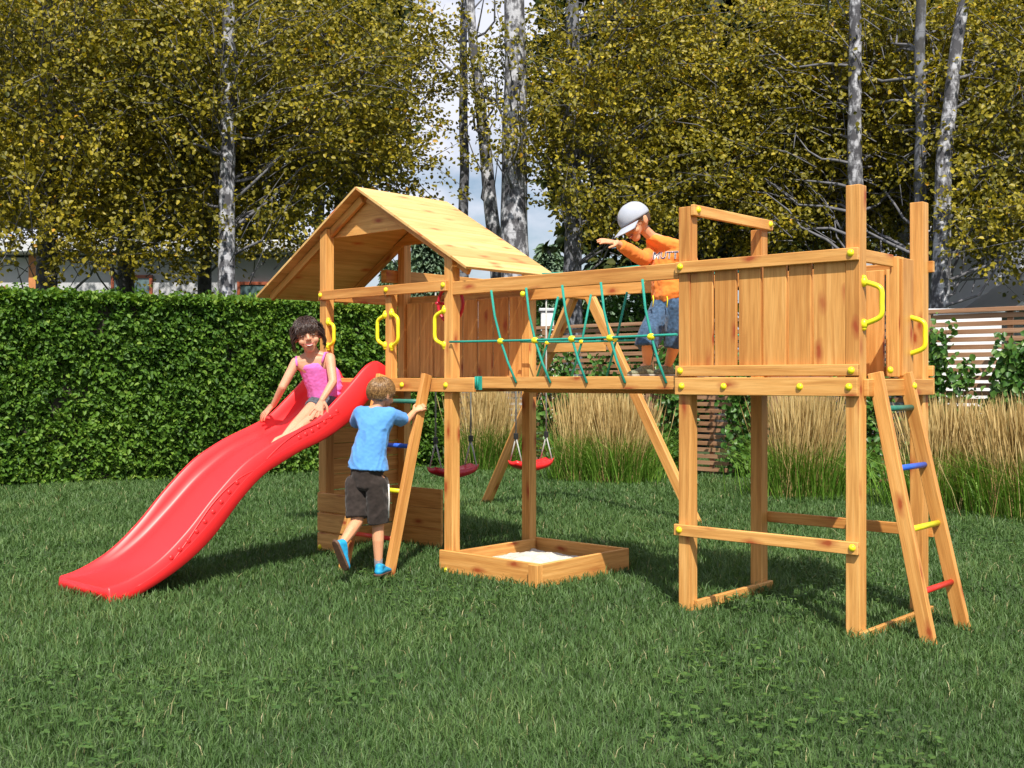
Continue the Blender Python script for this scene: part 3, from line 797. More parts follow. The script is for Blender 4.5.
# middle
tree('slim grey straight trunk, left of the thick pale birch', up(*(-0.872, 20.000), .02), .105, GREYB, [((-1.430, 19.600, 6.451), (.45, .5, 1.0)), ((-0.836, 20.000, 7.804), (1.0, .8, .6))], 380, OLIVE, 66, branches=8)
tree('leaning slim white birch left of the thick pale birch', [(-0.151, 18.900, 1.220), (-0.252, 18.900, 3.406), (-0.404, 18.900, 4.583), (-0.538, 18.900, 5.760), (-0.639, 18.900, 6.937), (-0.740, 18.900, 8.619)], .125, BIRCH, [((-0.333, 18.700, 6.294), (.45, .4, .8)), ((-0.530, 18.600, 5.026), (.35, .3, .5))], 420, OLIVE, 67, branches=6)
tree('thick pale birch trunk rising in the gap between the crowns', up(*(0.032, 17.800), .02), .245, BIRCH, [((-0.108, 17.300, 5.376), (.5, .4, 1.1)), ((0.282, 17.600, 4.587), (.35, .3, .4))], 500, OLIVE, 68, branches=7)
# right group
tree('leafy tree with dark grey trunk behind the rope bridge', up(*(1.009, 18.600), .0), .165, GREYB, [((1.768, 18.400, 6.295), (1.35, 1.1, 2.0)), ((2.073, 18.200, 4.620), (1.7, 1.0, 1.2)), ((1.394, 17.800, 3.833), (.9, .6, .7)), ((0.781, 18.300, 5.616), (.55, .6, 1.0))], 9500, OLIVE, 69)
tree('leafy tree whose crown fills the space above the capped boy', up(*(3.400, 19.800), .2), .13, DARKB, [((3.590, 19.400, 5.708), (2.2, 1.3, 2.4)), ((3.144, 18.800, 3.980), (1.7, .9, .9))], 12500, OLIVE, 70)
tree('leafy tree with pale mottled trunk directly behind the tallest front post', up(*(5.310, 17.400), .0), .135, BIRCH, [((5.262, 18.600, 5.522), (1.9, 1.1, 2.2)), ((4.715, 18.400, 4.003), (1.3, .8, .9))], 11000, OLIVE, 71)
tree('leafy tree with smooth grey trunk, nearer of the twin trunks right of tall post', up(*(6.011, 16.600), .04), .105, GREYB, [((6.214, 18.000, 5.864), (1.5, 1.0, 1.9)), ((5.893, 18.000, 3.942), (.9, .7, .8))], 6500, OLIVE, 72)
tree('leafy tree with paler trunk close behind the straight grey trunk', up(*(6.503, 18.600), .0), .13, BIRCH, [((7.215, 19.400, 5.190), (1.8, 1.0, 2.2))], 6000, OLIVE, 73)
tree('leaning white birch trunk beside the right tower post', [(6.036, 16.000, 1.220), (6.107, 16.000, 2.928), (6.149, 16.000, 4.352), (6.278, 16.000, 5.490), (6.420, 16.000, 6.487), (6.591, 16.000, 7.768)], .125, BIRCH, [((7.305, 17.000, 5.304), (1.6, 1.0, 2.0)), ((6.889, 16.200, 3.382), (.9, .6, .75))], 8500, OLIVE, 74)
tree('leafy tree at the right edge with arching branches over the fence', up(*(8.265, 16.500), -.1), .13, GREYB, [((7.558, 16.400, 5.014), (1.3, 1.0, 1.8)), ((6.755, 15.400, 3.481), (.7, .5, .65))], 5500, OLIVE, 75)
# darker second row
for i, (px, top, Y, rx, rz, lab) in enumerate([
        (-10, 60, 26, 3.2, 4.2, 'dark green tree in the back row at the far left'), (110, 70, 27, 3.4, 4.0, 'dark green tree in the back row behind the slim dark trunk'),
        (215, 90, 26, 2.6, 3.8, 'dark green tree in the back row behind the mottled pale trunk'), (320, 50, 27, 1.9, 3.4, 'dark green tree in the back row left of the roof ridge'), (640, 100, 25, 2.0, 4.2, 'dark green tree in the back row above the rope bridge'),
        (720, 110, 26, 2.5, 4.4, 'dark green tree in the back row above the capped boy'), (815, 100, 25, 2.5, 4.4, 'dark green tree in the back row behind the tower rail'),
        (905, 90, 26, 2.6, 4.2, 'dark green tree in the back row behind the twin trunks'), (990, 60, 26, 2.6, 3.6, 'dark green tree in the back row at the far right')]):
    x = (px - 512) / 1124 * Y; z = 1.22 + (380 - top) / 1124 * Y
    tree(lab, up(x, Y, 0, 9), .16, DARKB, [((x, Y, z), (rx, 1.6, rz))], 6500, GREENL, 80 + i, lsize=(.16, .28), branches=10, group='darker back row of trees', name='broadleaf_tree', spraylen=.7)
# distant conifers and shrubs seen in the gaps
def conifer(px, Y, h, rr, label, seed):
    r = np.random.default_rng(seed); x = (px - 512) / 1124 * Y
    root = tag(empty('conifer_tree', (x, Y, 0)), label, 'tree', 'distant conifers')
    MB().tube([(0, 0, 0), (0, 0, h)], [.2, .03], 8).build('trunk', DARKB, root)
    n = 5200; z = h * (.08 + .92 * r.random(n) ** 1.25); a = r.uniform(0, 2 * pi, n)
    lay = .75 + .25 * np.abs(np.sin(z * 3.1 + a)); R = rr * (1 - z / h) ** .8 * lay * r.uniform(.35, 1, n) ** .5 + .05
    P = np.stack([R * np.cos(a), R * np.sin(a), z], 1); D = np.stack([np.cos(a), np.sin(a), -.45 + .2 * r.normal(size=n)], 1) + r.normal(0, .25, (n, 3))
    leaves('crown', P, np.tile([0, 0, 1.0], (n, 1)) + r.normal(0, .5, (n, 3)), D, r.uniform(.3, .5, n), r.random(n), CONIF, root, aspect=.5)
for i, (px, Y, top, rr, lab) in enumerate([(428, 42, 226, 1.8, 'pale blue-green conifer seen under the roof edge'), (395, 44, 262, 1.6, 'small distant conifer seen under the roof beside the back post'), (548, 42, 246, 1.9, 'distant conifer just right of the roof corner'), (600, 44, 262, 2.3, 'distant conifer behind the capped boy\'s outstretched hand'),
                                         (668, 42, 265, 2.2, 'distant conifer behind the capped boy\'s shirt'), (250, 46, 255, 2.2, 'distant conifer above the hedge left of the roof corner'), (510, 46, 275, 2.0, 'distant conifer low behind the thick birch')]):
    conifer(px, Y, 1.22 + (380 - top) / 1124 * Y, rr, lab, 120 + i)
def shrub(px, Y, h, rx, label, seed, mat=None, n=3500):
    r = np.random.default_rng(seed); x = (px - 512) / 1124 * Y
    root = tag(empty('shrub', (x, Y, 0)), label, 'shrub', 'shrubs behind the fence')
    m = MB()
    for k in range(5): m.tube([(0, 0, 0), (r.uniform(-.4, .4) * rx, r.uniform(-.2, .2), h * .5), (r.uniform(-.8, .8) * rx, r.uniform(-.3, .3), h * .85)], [.04, .03, .01], 6)
    m.build('stem', DARKB, root)
    q = r.normal(0, 1, (n, 3)); q = unit(q) * (r.random((n, 1)) ** .4); P = q * np.array([rx, .7, h * .5]) + np.array([0, 0, h * .55])
    P += .12 * np.stack([fbm(P[:, 0], P[:, 2], 5, seed), fbm(P[:, 1], P[:, 2], 5, seed), fbm(P[:, 0], P[:, 1], 5, seed + 1)], 1)
    leaves('foliage', P, unit(q) + np.array([0, 0, .5]) + r.normal(0, .4, (n, 3)), r.normal(0, .8, (n, 3)) + np.array([0, 0, -.2]), r.uniform(.08, .14, n), r.random(n), mat or VINEM, root, aspect=.8)
shrub(560, 19.5, 2.6, 1.2, 'dark green shrub behind the fence left of the swing legs', 131)
shrub(615, 19.8, 2.9, 1.3, 'dark green shrub behind the fence right of the swing legs', 132)
shrub(672, 19.6, 2.8, 1.2, 'dark green shrub behind the fence beside the capped boy', 133)
shrub(800, 18.5, 2.8, 1.6, 'dark green shrub behind the fence under the tower', 134)

# ------------------------------------------------------------------ houses
WHITEW = plain('white_render', (.72, .72, .73), .9, .05, 4)
GREYW = plain('grey_render', (.56, .58, .62), .9, .06, 4)
HOUSEW = plain('shaded_white_render', (.46, .47, .50), .9, .08, 3)  # white render of the left house, its shade put into a dimmer colour
ROOFG = plain('pale_roof_metal', (.50, .52, .55), .5, .05, 3)
BROWNF = plain('brown_window_frame', (.28, .07, .03), .5, .1)
ORANGEW = plain('orange_cladding', (.50, .20, .07), .6, .15, 10)
m_, nt, B, N, L = new_mat('window_glass'); B.inputs['Base Color'].default_value = (.10, .16, .17, 1); B.inputs['Roughness'].default_value = .06; GLASS = m_
h1 = tag(empty('white_house', (-9.3, 25, 0)), 'low white house with brown-framed windows behind the hedge', 'house')
MB().mm(-5.2, 4.3, 0, 6, 0, 3.95, bev=.02).build('wall', HOUSEW, h1)
MB().mm(-5.6, 4.7, -.5, 6.4, 4.0, 4.28, bev=.03).build('roof', ROOFG, h1)
MB().mm(-1.42, -1.15, -.08, -.01, 0, 4.0).build('wall_panel', ORANGEW, h1)
def window(x0, x1, z0, z1, par, y=-.02):
    m = MB(); f = .07
    m.mm(x0, x0 + f, y - .05, y, z0, z1).mm(x1 - f, x1, y - .05, y, z0, z1).mm(x0 + f, x1 - f, y - .05, y, z0, z0 + f).mm(x0 + f, x1 - f, y - .05, y, z1 - f, z1).mm(x0 + f, x1 - f, y - .045, y, (z0 + z1) / 2 - .03, (z0 + z1) / 2 + .03)
    w = m.build('window', BROWNF, par)
    MB().mm(x0 + f, x1 - f, y - .025, y - .015, z0 + f, z1 - f, bev=0).build('pane', GLASS, w)
window(.40, 1.32, 1.4, 3.55, h1); window(-2.6, -1.9, 1.4, 3.3, h1); window(3.2, 3.95, 1.4, 3.4, h1)
h2 = tag(empty('grey_house', (9.2, 19.5, 0), radians(0)), 'grey gabled house with white wall base behind the fence on the right', 'house')
MB().poly([(-1.7, 2.45), (6.5, 2.45), (6.5, 3.4), (2.4, 6.2), (-1.7, 3.4)], 0, 7).build('wall', GREYW, h2)
MB().mm(-1.68, 6.48, .02, 6.98, 0, 2.446, bev=.0).build('lower_wall', WHITEW, h2)
for s in (-1, 1):
    p = Vector((2.4, 3.4, 6.32)); q = Vector((2.4 + s * 4.7, 3.4, 3.18)); m = MB().bar(p, q, .14, 7.8, side=(0, 1, 0)); m.build('roof', ROOFG, h2)
h3 = tag(empty('garden_shed', (8.221, 17.500, 0)), 'small grey shed with pale sloping roof edge at the right border', 'shed')
MB().mm(-.1, 3, 0, 2.5, 0, 2.35, bev=.01).build('wall', GREYW, h3)
MB().bar((-.55, 1.2, 2.28), (1.45, 1.2, 3.7), .10, 3.1, side=(0, 1, 0)).build('roof', ROOFG, h3)
MB().bar((1.45, 1.2, 3.7), (3.4, 1.2, 2.28), .10, 3.1, side=(0, 1, 0)).build('roof_panel', ROOFG, h3)
MB().poly([(-.1, 2.352), (3, 2.352), (1.45, 3.62)], 0.02, 2.48).build('gable_wall', GREYW, h3)
def garden_wall(px0, px1, Y, h, label):
    x0, x1 = (px0 - 512) / 1124 * Y, (px1 - 512) / 1124 * Y; c = (x0 + x1) / 2; hw = (x1 - x0) / 2
    e = tag(empty('garden_wall', (c, Y, 0)), label, 'wall')
    MB().mm(-hw, hw, 0, .25, 0, h, bev=.01).build('wall', WHITEW, e)
    MB().mm(-hw - .03, hw + .03, -.03, .28, h + .002, h + .05, bev=.01).build('coping', ROOFG, e)
garden_wall(541, 554, 16.9, 2.25, 'narrow white wall pier behind the fence, left of the swing legs')
garden_wall(930, 1002, 13.4, 2.02, 'bright white wall showing between the fence slats right of the ladder')

# ------------------------------------------------------------------ sky, sun, camera
SUN_EL = radians(52); SDX, SDY = .10, -.995         # direction towards the sun, seen on the ground
w = bpy.data.worlds.new('World'); S.world = w; w.use_nodes = True
N, L = w.node_tree.nodes, w.node_tree.links; bg = N['Background']
sky = N.new('ShaderNodeTexSky'); sky.sky_type = 'NISHITA'; sky.sun_disc = False
sky.sun_elevation = SUN_EL; sky.sun_rotation = math.atan2(SDX, SDY); sky.air_density = 1.0; sky.dust_density = 1.5
tc = N.new('ShaderNodeTexCoord'); mp = N.new('ShaderNodeMapping'); mp.inputs['Scale'].default_value = (2.2, 2.2, 4.5); mp.inputs['Location'].default_value = (.4, .2, .3); L.new(tc.outputs['Generated'], mp.inputs['Vector'])
cn = N.new('ShaderNodeTexNoise'); cn.inputs['Scale'].default_value = 2.2; cn.inputs['Detail'].default_value = 8; cn.inputs['Roughness'].default_value = .55; L.new(mp.outputs[0], cn.inputs['Vector'])
cr = ramp(N, [(.36, (0, 0, 0)), (.54, (1, 1, 1))]); L.new(cn.outputs['Fac'], cr.inputs['Fac'])
mx = mixc(N, L, cr.outputs[0], sky.outputs[0], (8.0, 8.2, 9.2)); L.new(mx, bg.inputs['Color'])
bg.inputs['Strength'].default_value = .085
sun = bpy.data.lights.new('sun', 'SUN'); sun.energy = 5.0; sun.angle = radians(.5); sun.color = (1.0, .93, .82)
so = link(bpy.data.objects.new('sun', sun)); d = Vector((-SDX * cos(SUN_EL), -SDY * cos(SUN_EL), -sin(SUN_EL)))
so.rotation_euler = d.to_track_quat('-Z', 'Y').to_euler(); so.location = (3, -10, 15)
cam = bpy.data.cameras.new('camera'); cam.sensor_width = 36; cam.lens = 36 * 1124 / 1024; cam.shift_y = -4 / 1024; cam.clip_end = 1000; cam.clip_start = .05
co = link(bpy.data.objects.new('camera', cam)); co.location = (0, 0, 1.22); co.rotation_euler = (pi / 2, 0, 0); S.camera = co
S.view_settings.view_transform = 'Standard'; S.view_settings.look = 'None'; S.view_settings.exposure = .42; S.view_settings.gamma = 1
S.render.resolution_x, S.render.resolution_y = 1024, 768
S.render.engine = 'CYCLES'

# ------------------------------------------------------------------ people
from mathutils.bvhtree import BVHTree
def skin_mat(name, col):
    m, nt, B, N, L = new_mat(name)
    tc = N.new('ShaderNodeTexCoord'); n = N.new('ShaderNodeTexNoise'); n.inputs['Scale'].default_value = 14; n.inputs['Detail'].default_value = 5
    L.new(tc.outputs['Object'], n.inputs['Vector'])
    r = ramp(N, [(.3, tuple(c * f for c, f in zip(col, (.93, .84, .80)))), (.7, col)]); L.new(n.outputs['Fac'], r.inputs['Fac']); L.new(r.outputs[0], B.inputs['Base Color'])
    B.inputs['Roughness'].default_value = .48; B.inputs['Specular IOR Level'].default_value = .4
    B.inputs['Subsurface Weight'].default_value = .12; B.inputs['Subsurface Scale'].default_value = .02; B.inputs['Subsurface Radius'].default_value = (1, .35, .2)
    return m
def cloth_mat(name, col, var=.12, scale=60, weave=900):
    m, nt, B, N, L = new_mat(name)
    tc = N.new('ShaderNodeTexCoord'); n = N.new('ShaderNodeTexNoise'); n.inputs['Scale'].default_value = scale; n.inputs['Detail'].default_value = 6; L.new(tc.outputs['Object'], n.inputs['Vector'])
    r = ramp(N, [(.3, tuple(c * (1 - var) for c in col)), (.7, tuple(min(1, c * (1 + var)) for c in col))]); L.new(n.outputs['Fac'], r.inputs['Fac']); L.new(r.outputs[0], B.inputs['Base Color'])
    B.inputs['Roughness'].default_value = .9; B.inputs['Specular IOR Level'].default_value = .15; B.inputs['Sheen Weight'].default_value = .15
    n2 = N.new('ShaderNodeTexNoise'); n2.inputs['Scale'].default_value = weave; L.new(tc.outputs['Object'], n2.inputs['Vector'])
    b = N.new('ShaderNodeBump'); b.inputs['Strength'].default_value = .3; b.inputs['Distance'].default_value = .001; L.new(n2.outputs['Fac'], b.inputs['Height']); L.new(b.outputs['Normal'], B.inputs['Normal'])
    return m
SKIN = skin_mat('child_skin', (.63, .335, .215)); SKINT = skin_mat('tanned_child_skin', (.66, .34, .19))
EYEW = plain('eye_white', (.75, .73, .70), .2); IRIS = plain('dark_iris', (.02, .012, .01), .1); LIP = plain('lips', (.38, .08, .07), .5); TEETH = plain('teeth', (.80, .78, .72), .25)
BROW = plain('eyebrow', (.03, .018, .012), .8)

def V3(*a): return Vector(a[0]) if len(a) == 1 else Vector(a)
_sph = []
for i in range(7):
    for j in range(12):
        th = pi * i / 6; ph = 2 * pi * j / 12; _sph.append(Vector((sin(th) * cos(ph), sin(th) * sin(ph), cos(th))))
def ell(c, r, M=None):
    r = (r, r, r) if isinstance(r, (int, float)) else r
    out = []
    for d in _sph:
        p = Vector((d.x * r[0], d.y * r[1], d.z * r[2]))
        if M is not None: p = M @ p
        out.append(V3(c) + p)
    return out
def disc(c, n, a, b, ax=(1, 0, 0)):
    n = V3(n).normalized(); x = V3(ax); x = (x - n * x.dot(n)).normalized(); y = n.cross(x)
    return [V3(c) + x * a * cos(2 * pi * k / 20) + y * b * sin(2 * pi * k / 20) for k in range(20)]
def chain(*nodes):
    """consecutive hulls between (centre, radius) nodes"""
    return [ell(a[0], a[1]) + ell(b[0], b[1]) for a, b in zip(nodes[:-1], nodes[1:])]
def sculpt(name, prims, mat, parent, voxel=.004, smooth=3, disp=None, factor=.5):
    bm = bmesh.new(); org = parent.matrix_basis.translation if parent is not None else Vector()
    if parent is not None and parent.parent is not None: org = org + parent.parent.matrix_basis.translation
    for pts in prims:
        vs = [bm.verts.new(p - org) for p in pts]
        bmesh.ops.convex_hull(bm, input=vs, use_existing_faces=False)
        lone = [v for v in bm.verts if not v.link_faces]
        bmesh.ops.delete(bm, geom=lone, context='VERTS')
    me = bpy.data.meshes.new('raw'); bm.to_mesh(me); bm.free()
    o = bpy.data.objects.new('raw', me); COL.objects.link(o)
    r = o.modifiers.new('r', 'REMESH'); r.mode = 'VOXEL'; r.voxel_size = voxel; r.use_smooth_shade = True
    s = o.modifiers.new('s', 'SMOOTH'); s.iterations = smooth; s.factor = factor
    dg = bpy.context.evaluated_depsgraph_get(); ev = o.evaluated_get(dg); out = bpy.data.meshes.new_from_object(ev)
    bpy.data.objects.remove(o); bpy.data.meshes.remove(me)
    if disp:
        nrm = [v.normal.copy() for v in out.vertices]
        for v, n in zip(out.vertices, nrm): v.co += n * disp(v.co + org, n)
    out.name = name; out.materials.clear()
    return mesh_obj(name, out, mat, parent, True)

def frame(c, fwd, upv=(0, 0, 1), tilt=0.0, s=1.0):
    y = V3(fwd).normalized(); z = V3(upv); z = (z - y * z.dot(y)).normalized(); x = y.cross(z)
    R = Matrix((x, y, z)).transposed().to_4x4() @ Matrix.Rotation(tilt, 4, 'Y')
    return Matrix.Translation(V3(c)) @ R @ Matrix.Scale(s, 4)
def head_prims(M, ears=True, neck=True):
    def e(c, r): return [M @ p for p in ell(c, r)]
    P = [e((0, -.014, .018), (.072, .086, .082)),
         e((0, .012, .012), (.064, .064, .070)) + e((0, .034, -.045), (.046, .036, .03)),
         e((0, .034, -.030), (.052, .036, .028)) + e((0, .044, -.080), (.024, .024, .016)),
         e((.034, .046, -.032), (.022, .022, .020)), e((-.034, .046, -.032), (.022, .022, .020)),
         e((0, .072, .010), (.007, .008, .01)) + e((0, .088, -.020), (.010, .009, .008)),
         e((.009, .080, -.023), (.008, .008, .006)) + e((-.009, .080, -.023), (.008, .008, .006)),
         e((.026, .060, .021), (.020, .012, .006)), e((-.026, .060, .021), (.020, .012, .006)),
         e((0, -.01, -.06), (.036, .036, .04)) + e((0, -.02, -.13), (.034, .036, .02))]
    if not neck: P.pop()
    if ears:
        for s in (1, -1):
            P.append(e((s * .070, -.012, -.010), (.010, .010, .026)) + e((s * .077, -.024, -.002), (.005, .014, .024)))
    return P
def face(M, root, org):
    def lp(*a): return (M @ Vector(a)) - org
    for s in (1, -1):
        m = MB(); m.ball(lp(s * .0275, .0655, -.001), .0110, 14, (1, 1, .36)); e = m.build('eye', EYEW, root)
        MB().ball(lp(s * .0270, .0738, -.002), .0072, 12, (1, 1, .55)).build('iris', IRIS, e)
        MB().tube([lp(s * .010, .080, .018), lp(s * .027, .080, .024), lp(s * .044, .066, .019)], [.002, .0034, .0015], 6).build('eyebrow', BROW, root)
        MB().tube([lp(s * .012, .075, .004), lp(s * .0275, .0785, .011), lp(s * .042, .064, .004)], [.0018, .0032, .0016], 6).build('eyelid', BROW, e)
    m = MB(); pts = [lp(x, .080 - x * x * 9, -.052 + x * x * 14) for x in (-.024, -.016, -.008, 0, .008, .016, .024)]
    m.tube(pts, [.002, .0042, .0048, .005, .0048, .0042, .002], 8)
    pts2 = [lp(x, .079 - x * x * 9, -.061 + x * x * 22) for x in (-.022, -.012, 0, .012, .022)]; m.tube(pts2, [.0015, .004, .005, .004, .0015], 8)
    mo = m.build('mouth', LIP, root)
    MB().tube([lp(x, .0835 - x * x * 9, -.0565 + x * x * 17) for x in (-.017, -.008, 0, .008, .017)], [.001, .0020, .0024, .0020, .001], 8).build('teeth', TEETH, mo)

def hair_mat(name, a, b, c):
    m, nt, B, N, L = new_mat(name)
    tc = N.new('ShaderNodeTexCoord'); n = N.new('ShaderNodeTexNoise'); n.inputs['Scale'].default_value = 120; n.inputs['Detail'].default_value = 4; L.new(tc.outputs['Object'], n.inputs['Vector'])
    r = ramp(N, [(.3, a), (.5, b), (.7, c)]); L.new(n.outputs['Fac'], r.inputs['Fac']); L.new(r.outputs[0], B.inputs['Base Color'])
    B.inputs['Roughness'].default_value = .38; B.inputs['Specular IOR Level'].default_value = .5
    return m
def hair(M, root, org, mat, n, crown, cover, length, jitter=.002, rad=.0026, puff=1.0, seed=1, grav=.35, extra=None):
    r = np.random.default_rng(seed); C = Vector((0, -.014, .018)); R = Vector((.072, .086, .082)); m = MB()
    def on(d, k): return C + Vector((d.x * R.x, d.y * R.y, d.z * R.z)) * k
    cr = Vector(crown).normalized(); made = 0; tries = 0
    while made < n and tries < n * 20:
        tries += 1; d = Vector(r.normal(0, 1, 3)).normalized()
        if not cover(d): continue
        made += 1; L_ = length(d) * r.uniform(.75, 1.1); k0 = 1.02; steps = 7; pts = [on(d, k0)]; cur = d.copy(); kk = k0 + .03
        swirl = r.normal(0, .14)
        for i in range(steps):
            away = cur - cr * cur.dot(cr)
            if away.length < 1e-3: away = Vector((1, 0, 0))
            t = away.normalized() + Vector((0, 0, -grav)) + cur.cross(cr) * swirl
            t = (t - cur * t.dot(cur)).normalized(); cur = (cur + t * (L_ / steps / .08)).normalized()
            kk += .012 * puff + r.normal(0, jitter)
            pts.append(on(cur, kk))
        m.tube([(M @ p) - org for p in pts], [rad * x for x in (.7, 1, 1.15, 1.15, 1, .85, .6, .15)], 5, cap=False)
    # scalp cover under the locks
    bm = m.bm; g = bmesh.ops.create_uvsphere(bm, u_segments=32, v_segments=20, radius=1.0)
    kill = []
    for v in g['verts']:
        d = v.co.normalized()
        if not cover(d): kill.append(v)
        v.co = (M @ on(d, 1.035)) - org
    bmesh.ops.delete(bm, geom=kill, context='VERTS')
    if extra: extra(m, M, org, r)
    for f in bm.faces: f.smooth = True
    return m.build('hair', mat, root)

def hand(wrist, d, nrm, thumb, curl=.3, s=.74, spread=.10, bend_axis=None):
    """palm, four unequal fingers and a thumb leaving the side; nrm points out of the back of the hand"""
    d = V3(d).normalized(); nrm = V3(nrm); nrm = (nrm - d * nrm.dot(d)).normalized(); sd = d.cross(nrm) * thumb; w = V3(wrist); P = []
    L = .085 * s
    P.append(ell(w + d * .005, .015 * s / .74 * .9) + ell(w + d * L * .95 + sd * .027 * s, .0095 * s) + ell(w + d * L * .9 - sd * .026 * s, .009 * s))
    P.append(ell(w + d * L * .2 + sd * .018 * s, .012 * s) + ell(w + d * L * .95 + sd * .012 * s, .0100 * s) + ell(w + d * L * .95 - sd * .012 * s, .0100 * s))
    for i, (off, ln) in enumerate(((.030, .072), (.010, .080), (-.011, .074), (-.031, .058))):
        p = w + d * L * (.95 if i < 3 else .86) + sd * off * s; dr = (d + sd * (off / .03) * spread).normalized(); rad = (.0088, .0090, .0086, .0076)[i] * s
        seg = ln * s; nodes = [(p - dr * .01, rad * 1.05)]; ang = curl * .5
        for f in (.45, .30, .25):
            dr2 = (dr * cos(ang) - nrm * sin(ang)).normalized(); p = p + dr2 * seg * f; nodes.append((p, rad)); ang += curl; rad *= .93
        P += chain(*nodes)
    p = w + d * L * .18 + sd * .022 * s; t1 = (d * .62 + sd * .75 - nrm * .15).normalized(); t2 = (d * .85 + sd * .40 - nrm * (.2 + .4 * curl)).normalized()
    P += chain((p, .0125 * s), (p + t1 * .036 * s, .0105 * s), (p + t1 * .036 * s + t2 * .030 * s, .0092 * s), (p + t1 * .036 * s + t2 * .054 * s, .0075 * s))
    return P
def folds(amp, axis=(0, 0, 1), f=26, seed=0, k=3.0):
    ax = V3(axis).normalized()
    def fn(p, n):
        q = p - ax * p.dot(ax); s = p.dot(ax)
        c = q * f * .35 + ax * s * f * k * .45 + Vector((seed, seed * 2, 0))
        a = noise.noise(c + Vector((0, 0, 2.5 * noise.noise(p * 6 + Vector((seed, 0, 0))))))
        return amp * (1 - 2.2 * abs(a)) + amp * .35 * noise.noise(p * 60)
    return fn
def shoe(root, org_, heel, toe, upv, mat_u, mat_s, wid=.034, name='shoe', open_h=.045):
    heel, toe, u = V3(heel), V3(toe), V3(upv); d = (toe - heel).normalized(); u = (u - d * u.dot(d)).normalized(); x = d.cross(u); Lf = (toe - heel).length
    Mx = Matrix((x, d, u)).transposed()
    def E(a, s_, h, r): return ell(heel + d * Lf * a + x * s_ + u * h, r, Mx)
    sh = sculpt(name, [E(.12, 0, .028, (wid * .82, .026, .022)) + E(.45, 0, .030, (wid * .9, .03, .024)),
                       E(.45, 0, .030, (wid * .9, .03, .026)) + E(.86, 0, .020, (wid, .026, .016)),
                       E(.12, 0, .03, (wid * .75, .024, .02)) + E(.20, 0, open_h + .02, (wid * .78, .030, .012)) + E(.5, 0, .05, (wid * .6, .02, .01))], mat_u, root, .0035, 2)
    sculpt('sole', [disc(heel + d * Lf * .06 + u * .001, u, wid * .75, .022, x) + disc(heel + d * Lf * .06 + u * .016, u, wid * .88, .030, x) + disc(heel + d * Lf * .80 + u * .001, u, wid * .98, .036, x) + disc(heel + d * Lf * .80 + u * .014, u, wid * 1.06, .042, x)], mat_s, sh, .003, 1)
    m = MB()
    for k in range(4):
        a = .38 + .09 * k; c = heel + d * Lf * a + u * (.062 - .030 * (a - .3) / .4 + .004) - org_
        m.tube([c - x * wid * .5, c + u * .003, c + x * wid * .5], .0022, 6)
    m.build('lace', EYEW, sh)
    return sh

